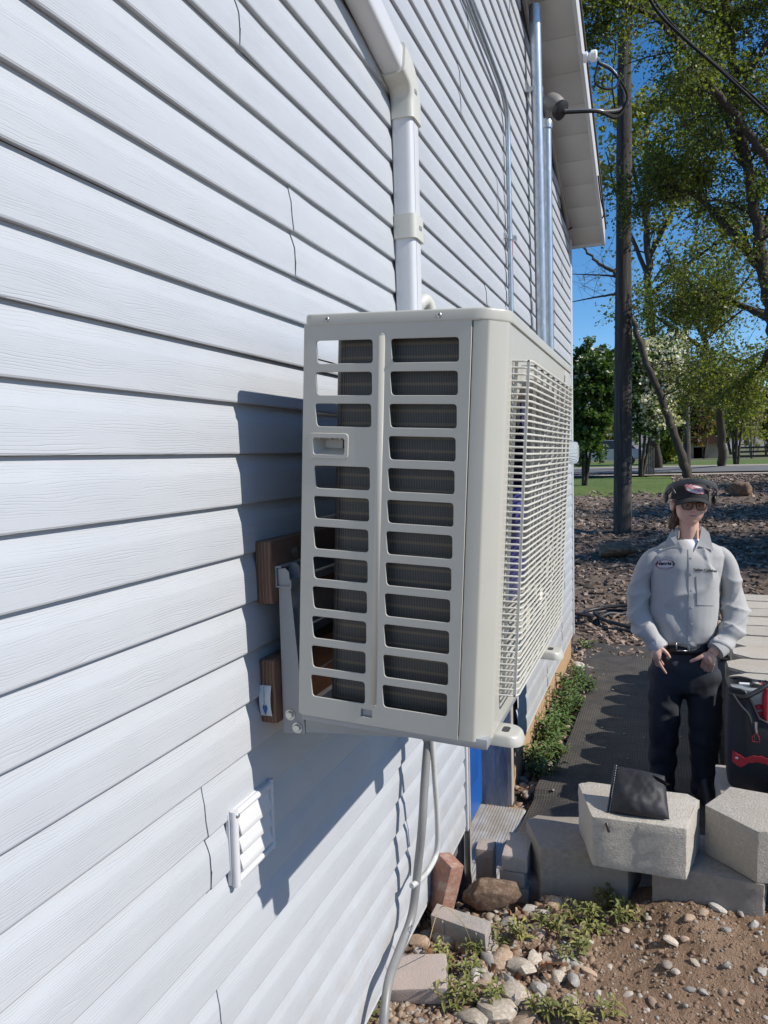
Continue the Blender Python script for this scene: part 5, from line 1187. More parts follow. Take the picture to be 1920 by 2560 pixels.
# standing wooden panel
p = gp(1404, 1028, 1.0); t = thing('wooden_panel', 'tall grey green wooden board panel standing on the lawn beside the flowering tree', 'panel', p)
M_PAN = mat('grey_green_board', (.13, .14, .12), (.09, .10, .085), 5, .85, bs=.5, bscale=20, stretch=(4, 4, .4)); hh = PT(1404, 962, p.y).z-p.z; ww = (PT(1414, 1000, p.y)-PT(1394, 1000, p.y)).length
for i in range(4): box('plank', (p.x-ww/2+i*ww/4+.004, p.y-.02+.004*(i % 2), p.z-.05), (p.x-ww/2+(i+1)*ww/4-.004, p.y+.02, p.z+hh-.02*i), M_PAN, t, .004)
box('rail', (p.x-ww/2, p.y+.021, p.z+hh*.3), (p.x+ww/2, p.y+.06, p.z+hh*.36), M_PAN, t); box('rail', (p.x-ww/2, p.y+.021, p.z+hh*.75), (p.x+ww/2, p.y+.06, p.z+hh*.81), M_PAN, t)
# dark rail fence
M_FEN = mat('dark_fence_wood', (.05, .04, .035), (.03, .025, .022), 6, .9); d = 58
xs0, xs1 = PT(1595, 985, d).x, PT(1595, 985, d).x+16; fz = hgt(xs0, d, False); t = thing('rail_fence', 'dark wooden rail fence beside the road', 'fence', (xs0, d, fz)); zt = PT(1620, 962, d).z
for i in range(6):
    x = xs0+i*3.0; box('post', (x-.09, d-.09, fz-.3), (x+.09, d+.09, zt), M_FEN, t)
    if i < 5:
        for k in range(3): z = fz+(zt-fz)*(.3+.28*k); box('rail', (x+.09, d-.04, z-.07), (x+2.91, d+.04, z+.07), M_FEN, t)
# ------------------------------------------------------------------ the person
from mathutils.bvhtree import BVHTree
random.seed(8)
PY_ = 4.42
def B(px, py, dy=0.0): return Y(px, py, PY_+dy)
PXM = (B(1501, 1200)-B(1500, 1200)).length
person = thing('person', 'person in grey work shirt, dark trousers, cap and glasses, hands at pockets', 'person', (B(1480, 1500).x, PY_, .05))
def ring_at(px, py, hw, ry, dy=0, n=28, p=2.3):
    c = B(px, py, dy); return ell(c, hw*PXM, ry, n, p)
def limb_loft(bm, path, rad, n=16, squash=1.0):
    path = [V(p) for p in path]; out = smooth_path(path, 5); k = len(path)-1; rr = []
    for i in range(len(out)):
        t = i/5; a = min(int(t), k-1); f = t-a; rr.append(rad[a]*(1-f)+rad[min(a+1, k)]*f)
    add_tube(bm, out, rr, n)
def capsule(bm, pts, rad, n=10):
    add_tube(bm, pts, rad, n)
    for p, r in zip(pts, rad): blob(bm, p, (r*1.0, r*1.0, r*1.0), None, 10, 8)
def H4(x, y, dy=-.15): return B((1600+x/8.295)*.86406, (1600+y/8.295)*.86406, dy)
# --- skin: head, neck, core, arms and hands as one surface
M_SKIN = mat('skin', (.60, .37, .28), (.56, .33, .245), 30, .5, bs=.08, bscale=300, bd=.001, c3=(.57, .31, .24), s3=9, f3=.56)
hc = B(1489.5, 1092, -.005)                            # head centre
HR = Matrix.Rotation(R(4), 4, 'Y') @ Matrix.Rotation(R(4), 4, 'Z')
def hp_(x, y, z): return hc + HR.to_3x3() @ V((x, y, z))
bm = bmesh.new()
H3 = HR
blob(bm, hp_(0, .012, .042), (.082, .096, .090), H3, 28, 20)          # cranium
blob(bm, hp_(0, -.020, -.018), (.074, .066, .084), H3, 24, 18)         # face mass
blob(bm, hp_(0, -.034, -.074), (.042, .036, .031), H3, 18, 12)         # chin
blob(bm, hp_(0, -.022, -.055), (.063, .050, .042), H3, 20, 14)         # jaw
for s in (-1, 1):
    blob(bm, hp_(s*.042, -.058, -.022), (.026, .018, .022), H3, 12, 10)     # cheek
    blob(bm, hp_(s*.089, .012, -.006), (.010, .020, .031), H3 @ Matrix.Rotation(R(-16*s), 4, 'Z'), 14, 12)  # ear
    blob(bm, hp_(s*.030, -.074, .026), (.026, .010, .008), H3, 12, 8)       # brow
    blob(bm, hp_(s*.009, -.091, -.024), (.007, .008, .006), H3, 10, 8)      # nostril wing
capsule(bm, [hp_(0, -.078, .016), hp_(0, -.091, -.004), hp_(0, -.101, -.020)], [.0075, .009, .0105])
blob(bm, hp_(0, -.083, -.047), (.021, .0095, .0048), H3, 14, 8); blob(bm, hp_(0, -.082, -.0565), (.018, .0095, .0058), H3, 14, 8)
limb_loft(bm, [hp_(0, .014, -.03), B(1490, 1150, .012), B(1489, 1185, .01), B(1488, 1215, .01)], [.052, .051, .056, .075])
limb_loft(bm, [B(1488, 1195), B(1485, 1270), B(1482, 1350), B(1479, 1440)], [.085, .10, .095, .10])
limb_loft(bm, [B(1465, 1202), B(1415, 1212), B(1389, 1258, .012), B(1384, 1308, .005), B(1398, 1373, -.09), H4(270, 170)], [.045, .030, .032, .034, .03, .024])
limb_loft(bm, [B(1508, 1202), B(1556, 1212), B(1578, 1258, .012), B(1585, 1308, .005), B(1568, 1380, -.09), H4(1390, 300)], [.045, .030, .032, .034, .03, .025])
for s, xs in ((-1, (1440, 1434, 1430)), (1, (1519, 1522, 1522))): limb_loft(bm, [B(1479+s*30, 1440), B(xs[0], 1500), B(xs[1], 1590), B(xs[2], 1700)], [.075, .065, .05, .04])
# right hand (thumb hooked over the pocket, index pointing down)
limb_loft(bm, [H4(280, 130), H4(240, 240, -.155), H4(235, 330, -.15)], [.022, .028, .027])
blob(bm, H4(250, 300, -.148), (.027, .017, .036), None)
capsule(bm, [H4(262, 370, -.158), H4(325, 500, -.160), H4(385, 590, -.158), H4(440, 665, -.150)], [.0098, .0088, .0080, .0072])
capsule(bm, [H4(280, 350, -.145), H4(345, 430, -.140), H4(395, 480, -.125)], [.0098, .009, .008])
capsule(bm, [H4(250, 370, -.135), H4(300, 450, -.120), H4(340, 520, -.10)], [.0095, .0085, .0078])
capsule(bm, [H4(225, 370, -.125), H4(255, 440, -.105), H4(285, 500, -.085)], [.0085, .0078, .007])
capsule(bm, [H4(310, 130, -.155), H4(385, 190, -.163), H4(450, 260, -.166), H4(505, 335, -.162)], [.0135, .0118, .0105, .0088])
# left hand, fingers in the pocket, thumb outside
limb_loft(bm, [H4(1360, 300), H4(1330, 360, -.15), H4(1350, 450, -.140)], [.024, .030, .030])
blob(bm, H4(1360, 420, -.14), (.034, .018, .034), None)
capsule(bm, [H4(1260, 310, -.152), H4(1170, 350, -.160), H4(1060, 400, -.160), H4(955, 438, -.154)], [.0145, .0122, .0108, .0090])
for i, (x0, y0, x1, y1) in enumerate(((1240, 430, 1190, 620), (1310, 470, 1270, 680), (1380, 500, 1350, 690), (1440, 510, 1420, 660))):
    capsule(bm, [H4(x0, y0, -.138), H4((x0+x1)/2, (y0+y1)/2, -.118), H4(x1, y1, -.092)], [.0098, .009, .008])
body = remesh('body', bm, .005, M_SKIN, person, 4)
# facial details: eyes, brows, lips
M_EYEW = mat('eye_white', (.6, .57, .53), (.55, .52, .5), 30, .3); M_IRIS = mat('iris', (.06, .05, .045), (.04, .035, .03), 60, .2); M_HAIR = mat('brown_hair', (.105, .058, .036), (.06, .032, .02), 14, .6, bs=.8, bscale=60, bd=.004, stretch=(6, 6, .8))
M_LIP = mat('lips', (.36, .15, .125), (.32, .13, .11), 40, .45)
for s in (-1, 1):
    bm = bmesh.new(); blob(bm, hp_(s*.033, -.071, .006), (.0135, .0085, .0058), H3, 14, 10); e = bm_obj('eye', bm, M_EYEW, person, True)
    bm = bmesh.new(); blob(bm, hp_(s*.033, -.0785, .006), (.0048, .0024, .0048), H3, 12, 8); bm_obj('iris', bm, M_IRIS, e, True)
    tube('eyebrow', smooth_path([hp_(s*.014, -.083, .021), hp_(s*.030, -.084, .026), hp_(s*.048, -.074, .022)], 4), [.003]*9, M_HAIR, person, 6)
bm = bmesh.new(); add_tube(bm, smooth_path([hp_(-.023, -.0835, -.0505), hp_(-.008, -.0915, -.0495), hp_(0, -.0925, -.0505), hp_(.008, -.0915, -.0495), hp_(.023, -.0835, -.0500)], 4), [.0012+.0024*math.sin(math.pi*i/16) for i in range(17)], 7); bm_obj('lips', bm, M_LIP, person, True)
# --- shirt
def fold(co, n):
    x, z = co.x, co.z; q = x-person.location.x; s = fbm(x*3, co.y*3, z*2.5, 2)
    a = .0105*math.sin(26*(q+.55*(z-1.2))+5*s)*(.25+.75*abs(mnoise.noise(V((x*4, z*3, 7)))))
    a += .009*s
    a += .011*(1-abs(math.sin(9*(q-.35*z)+2.2*s+1)))**4*sst(.95, 1.1, z)-.004*(1-abs(math.sin(11*(q+.8*z)+2.5*s)))**5
    if abs(q) > .19: a += .0055*math.sin(34*z+30*abs(q)+5*s)*(.3+.7*abs(mnoise.noise(V((x*6, 3, z*6)))))
    if z < 1.06 and abs(q) < .22: a += .009*math.sin(36*q+5*s)*(1-sst(.92, 1.05, z))
    return co+n*a
M_SHIRT = mat('grey_work_shirt', (.40, .395, .385), (.37, .365, .355), 160, .85, bs=.25, bscale=700, bd=.0008, stretch=(1, 1, 1))
bm = bmesh.new()
loft(bm, [ring_at(*q) for q in ((1488, 1166, 25, .060, .01), (1488, 1174, 52, .078, .008), (1487, 1183, 72, .092, .006), (1485, 1198, 84, .108, .004), (1483, 1222, 84, .122, 0), (1481, 1250, 80, .128, 0), (1479, 1300, 75, .132, 0), (1478, 1345, 72, .130, 0), (1477, 1366, 70, .130, 0), (1477, 1380, 66, .125, 0), (1477, 1387, 59, .108, 0))])
shirt = remesh('shirt', bm, .0075, M_SHIRT, person, 5, fold)
def sfold(co, n):
    x, z = co.x, co.z; q = abs(x-person.location.x); s = mnoise.noise(V((x*5, co.y*5, z*4)))
    a = .0085*math.sin(34*z+26*q+7*s)*(.2+.8*abs(mnoise.noise(V((x*5, co.y*4, z*5))))*1.6)+.006*s
    a += .010*math.sin(64*(z+.5*q)+5*s)*(1-sst(.98, 1.12, z))*(.3+.7*abs(s))
    a += .013*(1-abs(math.sin(15*z-11*q+3*s)))**4*(1-sst(1.15, 1.35, z))+.008*(1-abs(math.sin(21*z+17*q+2*s)))**4
    return co+n*a
bm = bmesh.new(); limb_loft(bm, [B(1440, 1190, .004), B(1407, 1203, .0), B(1387, 1250, .012), B(1380, 1302, .008), B(1384, 1340, -.03), B(1398, 1373, -.09), B(1412, 1394, -.125)], [.036, .047, .052, .064, .064, .053, .043]); remesh('sleeve', bm, .0075, M_SHIRT, shirt, 4, sfold)
bm = bmesh.new(); limb_loft(bm, [B(1532, 1190, .004), B(1564, 1203, .0), B(1580, 1250, .012), B(1587, 1302, .008), B(1588, 1342, -.03), B(1568, 1380, -.09), B(1543, 1402, -.130)], [.036, .047, .055, .067, .070, .058, .048]); remesh('sleeve', bm, .0075, M_SHIRT, shirt, 4, sfold)
bvh = BVHTree.FromPolygons([v.co.copy() for v in shirt.data.vertices], [tuple(p.vertices) for p in shirt.data.polygons])
def snap(p, off):
    """move p along the view depth onto the shirt front"""
    d = (p-CAMP).normalized(); h = bvh.ray_cast(CAMP, d); return (h[0]-d*off) if h[0] is not None else p
def snap_mesh(o, off):
    for v in o.data.vertices: v.co = snap(v.co, off+ (PY_-.30-v.co.y if False else 0))
def cloth_patch(name, corners, off, m, parent, nu=10, nv=10, th=.0022):
    """quad given by pixel corners (tl,tr,br,bl) laid on the shirt"""
    bm = bmesh.new(); top = []; bot = []
    for j in range(nv+1):
        for i in range(nu+1):
            u, v = i/nu, j/nv; x = (corners[0][0]*(1-u)+corners[1][0]*u)*(1-v)+(corners[3][0]*(1-u)+corners[2][0]*u)*v; y = (corners[0][1]*(1-u)+corners[1][1]*u)*(1-v)+(corners[3][1]*(1-u)+corners[2][1]*u)*v
            p = B(x, y, -.3); o_ = off[j if False else 0]+(off[1]-off[0])*v if isinstance(off, tuple) else off
            top.append(bm.verts.new(snap(p, o_+th))); bot.append(bm.verts.new(snap(p, o_-.001)))
    w_ = nu+1
    for j in range(nv):
        for i in range(nu): a = j*w_+i; bm.faces.new((top[a], top[a+w_], top[a+w_+1], top[a+1])); bm.faces.new((bot[a], bot[a+1], bot[a+w_+1], bot[a+w_]))
    edge = [j*w_ for j in range(nv+1)]+[nv*w_+i for i in range(1, nu+1)]+[j*w_+nu for j in range(nv-1, -1, -1)]+[i for i in range(nu-1, 0, -1)]
    for a, b in zip(edge, edge[1:]+edge[:1]): bm.faces.new((top[a], bot[a], bot[b], top[b]))
    return bm_obj(name, bm, m, parent, ang=40)
cloth_patch('pocket', ((1414, 1243), (1456, 1246), (1455, 1306), (1415, 1302)), .0015, M_SHIRT, shirt)
cloth_patch('pocket', ((1496, 1245), (1538, 1248), (1537, 1310), (1497, 1307)), .0015, M_SHIRT, shirt)
cloth_patch('placket', ((1480, 1186), (1490, 1186), (1488, 1384), (1477, 1384)), .001, M_SHIRT, shirt, 3, 30)
M_BTN = mat('grey_button', (.30, .30, .31), (.26, .26, .27), 30, .4)
for py in (1206, 1240, 1276, 1312, 1348):
    p = snap(B(1484, py, -.3), .003); lathe('button', [(.0055, 0), (.006, .0012), (.004, .0022)], M_BTN, shirt, 12, frame(p, CAMP-p))
# collar
bm = bmesh.new(); rg = []
for i in range(25):
    a = R(-58)+R(296)*i/24; cx_, cy_ = 1489, .012; r0 = .066; c0 = B(1489, 1172, cy_); c1 = B(1489, 1144, cy_+.012)
    dx, dy = math.sin(a+math.pi) if False else math.cos(a+R(90)-R(0)), 0
    an = R(-90)+R(62)+R(236)*i/24
    ca, sa = math.cos(an), math.sin(an)
    rg.append([c1+V((ca*.062, sa*.062, 0)), c1+V((ca*.070, sa*.070, .004)), c0+V((ca*.088, sa*.082, -.006)), c0+V((ca*.082, sa*.076, -.006))])
loft(bm, rg); bm_obj('collar_stand', bm, M_SHIRT, shirt, ang=60)
def flap(pts_px, offs):
    bm = bmesh.new(); f = []; bk = []
    for (x, y), o_ in zip(pts_px, offs):
        p = B(x, y, -.3); q = snap(p, .0) if o_[0] == 's' else B(x, y, o_[1])
        d = (q-CAMP).normalized(); f.append(q-d*(o_[1] if o_[0] == 's' else 0)); bk.append(f[-1]+d*.004)
    A = [bm.verts.new(p) for p in f]; Z = [bm.verts.new(p) for p in bk]; n = len(A); bm.faces.new(A); bm.faces.new(Z[::-1])
    for i in range(n): bm.faces.new((A[i], Z[i], Z[(i+1) % n], A[(i+1) % n]))
    bmesh.ops.triangulate(bm, faces=list(bm.faces)); bm_obj('collar_flap', bm, M_SHIRT, shirt)
flap([(1450, 1142), (1441, 1156), (1427, 1186), (1455, 1177), (1470, 1190), (1460, 1168)], [('d', -.035), ('d', -.045), ('s', .012), ('s', .012), ('s', .008), ('d', -.060)])
flap([(1515, 1137), (1530, 1152), (1537, 1190), (1504, 1180), (1493, 1192), (1507, 1166)], [('d', -.035), ('d', -.045), ('s', .012), ('s', .012), ('s', .008), ('d', -.060)])
bm = bmesh.new(); loft(bm, [ell(B(1489, 1163, .010), .053, .053, 20), ell(B(1488, 1172, .0), .056, .066, 20), ell(B(1487, 1194, -.004), .050, .094, 20)]); bm_obj('undershirt', bm, mat('white_tshirt', (.72, .72, .74), (.68, .68, .7), 60, .8), person, True)
# cuffs
for a, b, r in ((B(1405, 1386, -.115), B(1417, 1402, -.138), .043), (B(1555, 1394, -.118), B(1537, 1407, -.142), .047)):
    bm = bmesh.new(); add_tube(bm, [a, a.lerp(b, .15), b, b.lerp(a, .1)], [r+.004, r+.006, r+.004, r-.006], 20, False); bm_obj('cuff', bm, M_SHIRT, shirt, ang=60)
# embroidery on the shirt
M_THR = mat('dark_thread', (.02, .02, .03), (.03, .025, .03), 60, .7); M_RTHR = mat('red_thread', (.30, .05, .07), (.26, .04, .06), 60, .7); M_PATCH = mat('white_patch', (.55, .55, .57), (.5, .5, .52), 60, .8)
def embroider(name, body_, px, py, w_px, tilt, m, bold=.0006, shear=0, off=.0022, wide=1.0, fit=True):
    c = B(px, py, -.3); d = (CAMP-c).normalized(); xa = (B(px+10, py+10*math.tan(R(tilt)), -.3)-c).normalized()
    o = text_mesh(name, body_, .03, m, shirt, Matrix.Identity(4), .0, bold, shear)
    xs_ = [v.co.x for v in o.data.vertices]; s = w_px*PXM/(max(xs_)-min(xs_)); Fm = frame(c, d, xa)
    for v in o.data.vertices: v.co = snap(Fm @ V((v.co.x*s, v.co.y*s*wide, 0)), off)
    return o
def ellipse_patch(name, px, py, wpx, hpx, tilt, m, snapf, off, ring=None, parent=None):
    bm = bmesh.new(); n = 32; R_ = [1] if ring is None else [1, ring]; rows = []
    for k in ([1, .66, .33] if ring is None else [1, ring]):
        rows.append([bm.verts.new(snapf(px+wpx/2*k*math.cos(2*math.pi*i/n)*math.cos(R(tilt))-hpx/2*k*math.sin(2*math.pi*i/n)*math.sin(R(tilt)), py+wpx/2*k*math.cos(2*math.pi*i/n)*math.sin(R(tilt))+hpx/2*k*math.sin(2*math.pi*i/n)*math.cos(R(tilt)), off)) for i in range(n)])
    for a, b in zip(rows, rows[1:]):
        for i in range(n): bm.faces.new((a[i], a[(i+1) % n], b[(i+1) % n], b[i]))
    if ring is None: bm.faces.new(rows[-1])
    return bm_obj(name, bm, m, parent, True)
sf = lambda x, y, o_: snap(B(x, y, -.3), o_)
ellipse_patch('logo_patch', 1430, 1218, 39, 20, 1, M_PATCH, sf, .0018, None, shirt); ellipse_patch('logo_border', 1430, 1218, 39, 20, 1, M_RTHR, sf, .0026, .90, shirt)
embroider('logo_lettering', "Henrie's", 1430, 1216, 36, 1, M_THR, .0012, .35, .0030, 1.15); embroider('logo_small_lettering', 'HEATING AND AIR', 1431, 1224.5, 20, 1, M_THR, .0004, 0, .0030)
embroider('name_lettering', 'Kaden Callahan', 1516, 1232.5, 52, 5, M_THR, .0010, 0, .0024)
# --- trousers, belt, boots
M_TRS = mat('navy_work_trousers', (.026, .029, .038), (.019, .022, .03), 120, .85, bs=.3, bscale=500, bd=.001)
def tfold(co, n):
    a = .006*fbm(co.x*7, co.y*7, co.z*4, 3)+.006*math.sin(45*co.z+10*co.x+5*fbm(co.x*5, co.y*5, co.z*5, 2))*(.3+abs(fbm(co.x*4, co.y*4, co.z*3, 2))); return co+n*a
bm = bmesh.new()
loft(bm, [ring_at(*q) for q in ((1478, 1382, 60, .108), (1478, 1392, 64, .112), (1478, 1415, 71, .118), (1478, 1445, 77, .120), (1478, 1470, 77, .115), (1478, 1490, 66, .095))])
def bz(px, z, dy=0):
    p = B(px, 1600, dy); return V((p.x, p.y, z))
limb_loft(bm, [B(1440, 1450), B(1436, 1500), B(1432, 1570, -.01), B(1430, 1650), B(1429, 1715), bz(1429, .10)], [.098, .096, .084, .072, .066, .064])
limb_loft(bm, [B(1518, 1450), B(1521, 1500), B(1523, 1570, -.01), B(1523, 1650), B(1522, 1715), bz(1522, .10)], [.100, .098, .088, .078, .074, .072])
trs = remesh('trousers', bm, .0085, M_TRS, person, 6, tfold)
M_BELT = mat('black_leather', (.012, .012, .013), (.018, .018, .019), 60, .4)
bm = bmesh.new(); r0, r1 = ring_at(1478, 1389, 63.5, .1165), ring_at(1478, 1403, 67, .121); i0, i1 = ring_at(1478, 1389, 60, .108), ring_at(1478, 1403, 63, .112)
vr = [[bm.verts.new(p) for p in q] for q in (i0, r0, r1, i1)]
for a, b in ((0, 1), (1, 2), (2, 3)):
    for j in range(28): bm.faces.new((vr[a][j], vr[a][(j+1) % 28], vr[b][(j+1) % 28], vr[b][j]))
belt = bm_obj('belt', bm, M_BELT, person, True)
fy = -.126; bk = [B(1452, 1386.5, fy), B(1478, 1388.5, fy), B(1478, 1405.5, fy), B(1453, 1404, fy)]
bm = bmesh.new()
for a, b in ((0, 1), (1, 2), (2, 3), (3, 0)): add_tube(bm, [bk[a], bk[b]], .0028, 6)
bm_obj('buckle', bm, M_BOLT, belt, True); tube('belt_keeper', [B(1480, 1389.5, fy), B(1480, 1405.5, fy)], .0035, M_BOLT, belt, 6)
for px in (1429, 1522):
    c = bz(px, .0, 0); z0 = hgt(c.x, c.y, False)+.035
    bm = bmesh.new(); rings = [ell((c.x, c.y-.07, z0), .05, .15, 20, 2.6), ell((c.x, c.y-.07, z0+.025), .052, .152, 20, 2.6), ell((c.x, c.y-.055, z0+.06), .047, .125, 20), ell((c.x, c.y-.02, z0+.10), .043, .075, 20), ell((c.x, c.y, z0+.16), .045, .055, 20), ell((c.x, c.y, z0+.20), .045, .052, 20)]
    loft(bm, rings); bm_obj('boot', bm, M_BELT, person, ang=50)
# --- hair, glasses, cap and head band
bm = bmesh.new()
for (x, y, z, rx, ry, rz) in ((0, .045, -.03, .074, .058, .062), (-.077, .024, -.010, .014, .030, .040), (.075, .030, -.006, .012, .026, .036), (-.066, .045, -.085, .030, .030, .040), (-.076, .035, -.112, .024, .026, .032), (-.03, .055, -.075, .045, .03, .045)):
    blob(bm, hp_(x, y, z), (rx, ry, rz), H3, 14, 10)
remesh('hair', bm, .005, M_HAIR, person, 2, lambda c, n: c+n*(.006*fbm(c.x*90, c.y*40, c.z*18, 3)))
M_CAP = mat('charcoal_cap_cloth', (.018, .019, .02), (.013, .014, .015), 90, .85, bs=.3, bscale=500, bd=.001)
cap = thing  # placeholder to keep names short
bm = bmesh.new(); rows = []
for j in range(11):
    t = j/10; ph = t*math.pi/2; rz = math.sin(ph); rr_ = math.cos(ph)**.75 if t < 1 else .02
    rows.append([hp_(.098*rr_*math.cos(a), .008+.108*rr_*math.sin(a), .044+.098*rz) for a in [2*math.pi*i/32 for i in range(32)]])
rows.insert(0, [hp_(.0985*math.cos(a), .008+.1085*math.sin(a), .030) for a in [2*math.pi*i/32 for i in range(32)]])
loft(bm, rows); capo = bm_obj('cap', bm, M_CAP, person, True)
bm = bmesh.new(); A = []; 
for j in range(8):
    t = j/7; row = []
    for i in range(21):
        a = R(-66)+R(132)*i/20; s = math.sin(a); r = .100+.062*t*math.cos(a)**.6
        row.append((.100*s*(1+.03*t), .008-.106*math.cos(a)-.062*t*math.cos(a)**.8, .050-.030*abs(s)**2.2-.014*t-.010*t*abs(s)))
    A.append(row)
up_ = [[bm.verts.new(hp_(*p)) for p in r] for r in A]; dn_ = [[bm.verts.new(hp_(p[0], p[1], p[2]-.004)) for p in r] for r in A]
for j in range(7):
    for i in range(20): bm.faces.new((up_[j][i], up_[j][i+1], up_[j+1][i+1], up_[j+1][i])); bm.faces.new((dn_[j][i], dn_[j+1][i], dn_[j+1][i+1], dn_[j][i+1]))
for i in range(20): bm.faces.new((up_[7][i], up_[7][i+1], dn_[7][i+1], dn_[7][i]))
bm_obj('visor', bm, M_CAP, capo, True)
cb_ = BVHTree.FromPolygons([v.co.copy() for v in capo.data.vertices], [tuple(p.vertices) for p in capo.data.polygons])
def csnap(x, y, o_):
    d = (B(x, y, -.3)-CAMP).normalized(); h = cb_.ray_cast(CAMP, d); return (h[0]-d*o_) if h[0] is not None else B(x, y, -.11)
M_PINK = mat('pink_thread', (.55, .22, .26), (.5, .2, .24), 60, .7)
ellipse_patch('cap_logo', 1496, 1057, 44, 18, 9, M_PATCH, csnap, .0020, None, capo); ellipse_patch('cap_logo_border', 1496, 1057, 45, 19, 9, M_RTHR, csnap, .0030, .88, capo)
c = B(1495, 1055, -.3); o = text_mesh('cap_lettering', "Henrie's", .03, M_PINK, capo, Matrix.Identity(4), 0, .0014, .35); xs_ = [v.co.x for v in o.data.vertices]; s_ = 42*PXM/(max(xs_)-min(xs_)); Fm = frame(c, (CAMP-c).normalized(), (B(1505, 1059.6, -.3)-c).normalized())
for v in o.data.vertices:
    q = Fm @ V((v.co.x*s_, v.co.y*s_*1.1, 0)); d = (q-CAMP).normalized(); h = cb_.ray_cast(CAMP, d); v.co = (h[0]-d*.0038) if h[0] is not None else q
# band of the raised head set
M_BAND = mat('grey_head_band', (.07, .07, .074), (.055, .055, .06), 40, .45)
band = tag(None, None) if False else None
bm = bmesh.new(); rg = []
for i in range(41):
    a = R(-8)+R(196)*i/40; ca, sa = math.cos(a), math.sin(a); zc = .040+.098*max(0, sa)**.55
    x, y = .134*ca, .012-.128*sa; h_ = .0135+.001*sa; hp2 = lambda dx, dz: hp_(x+dx*ca, y-dx*sa, zc+dz)
    rg.append([hp2(.004, -h_), hp2(.007, 0), hp2(.004, h_), hp2(-.004, h_), hp2(-.006, 0), hp2(-.004, -h_)])
loft(bm, rg); hb_ = bm_obj('head_band', bm, M_BAND, person, ang=60)
for s in (-1, 1):
    bm = bmesh.new(); blob(bm, hp_(s*.127, .012, .036), (.013, .030, .032), H3, 14, 10); bm_obj('pivot', bm, M_BELT, hb_, True)
    tube('strap', smooth_path([hp_(s*.122, -.01, .06), hp_(s*.112, -.05, .085), hp_(s*.097, -.06, .065)], 5), .007, M_BELT, hb_, 8)
# glasses
M_FRM = mat('black_glasses_frame', (.012, .012, .014), (.02, .02, .022), 30, .3); M_LENS, lnt, lp = newmat('tinted_lens'); lp.inputs['Base Color'].default_value = (.80, .76, .74, 1); lp.inputs['Transmission Weight'].default_value = 1; lp.inputs['Roughness'].default_value = .03; lp.inputs['IOR'].default_value = 1.05
gl = None
for s in (-1, 1):
    ol = round_poly([(s*.008, .018), (s*.010, -.004), (s*.018, -.021), (s*.054, -.021), (s*.063, -.004), (s*.066, .018)], .008, 4)
    pts_ = [hp_(x, -.094+.010*(abs(x)/.06)**2, z+.004) for x, z in ol]
    o = tube('glasses_rim', pts_, .0024, M_FRM, person, 6, True)
    bm = bmesh.new(); A = [bm.verts.new(p+V((0, .0008, 0))) for p in pts_]; Bk = [bm.verts.new(p+V((0, .0022, 0))) for p in pts_]; bm.faces.new(A); bm.faces.new(Bk[::-1])
    for i in range(len(A)): bm.faces.new((A[i], Bk[i], Bk[(i+1) % len(A)], A[(i+1) % len(A)]))
    bm_obj('lens', bm, M_LENS, o)
    tube('temple', [hp_(s*.066, -.082, .016), hp_(s*.079, -.05, .015), hp_(s*.088, .01, .012)], .0022, M_FRM, person, 6)
tube('glasses_bridge', smooth_path([hp_(-.008, -.094, .018), hp_(0, -.099, .020), hp_(.008, -.094, .018)], 3), .0022, M_FRM, person, 6)
o = box('key', (0, 0, 0), (.010, .002, .018), M_BOLT, None, .0005); o.matrix_basis = frame(H4(432, 335, -.158), (.5, 0, -.8), (1, 0, .6)); tag(o, 'small silver key held under the thumb at the pocket', 'key')
TURN = R(9); pv = person.location.copy(); person.rotation_euler.z = TURN      # turned slightly towards the sun
o.matrix_basis = Matrix.Translation(pv) @ Matrix.Rotation(TURN, 4, 'Z') @ Matrix.Translation(-pv) @ o.matrix_basis
# ------------------------------------------------------------------ zip pouch and tool bag
random.seed(4)
M_NYL = mat('black_nylon', (.020, .020, .023), (.014, .014, .016), 30, .6, bs=.35, bscale=14, bd=.01)
M_NYL2 = mat('black_canvas', (.014, .015, .018), (.022, .023, .027), 90, .8, bs=.4, bscale=400, bd=.001)
BL, BR_, TR_, TL = Y(1315, 1762, 2.735), Y(1446, 1770, 2.735), Y(1436, 1676, 2.86), Y(1331, 1655, 2.86)
dz = .684-min(BL.z, BR_.z); pouch = thing('zip_pouch', 'soft black zip pouch slumped on the pale concrete block', 'pouch', ((BL+BR_)/2).to_tuple())
nrm_ = ((BR_-BL).cross(TL-BL)).normalized()
bm = bmesh.new(); nu, nv = 30, 26; F_, K_ = [], []
for j in range(nv+1):
    for i in range(nu+1):
        u, v = i/nu, j/nv; p = BL.lerp(BR_, u).lerp(TL.lerp(TR_, u), v); e = (math.sin(math.pi*min(max(u, 0), 1))**.45)*(math.sin(math.pi*v)**.5)
        pin = .012*(math.sin(math.pi*u)*(1-math.sin(math.pi*v)))*0
        f = .048*e*(1.25-.6*v)+e*(.007*math.sin(5*u+4*v+2*fbm(u*2, v*2, 1))+.010*abs(mnoise.noise(V((u*3.2+v*1.5, v*2.4-u, 4))))-.004*abs(math.sin(9*(u-.4*v)+2*fbm(u*2, v*2, 6))))
        p2 = p+(TL-BL)*(.03*math.sin(math.pi*u)*(v-.5))
        z_ = max(p2.z, .682)
        F_.append(bm.verts.new(V((p2.x, p2.y, z_))+nrm_*f)); K_.append(bm.verts.new(V((p2.x, p2.y, z_))-nrm_*.018*e-nrm_*.001))
w_ = nu+1
for j in range(nv):
    for i in range(nu): a = j*w_+i; bm.faces.new((F_[a], F_[a+1], F_[a+w_+1], F_[a+w_])); bm.faces.new((K_[a], K_[a+w_], K_[a+w_+1], K_[a+1]))
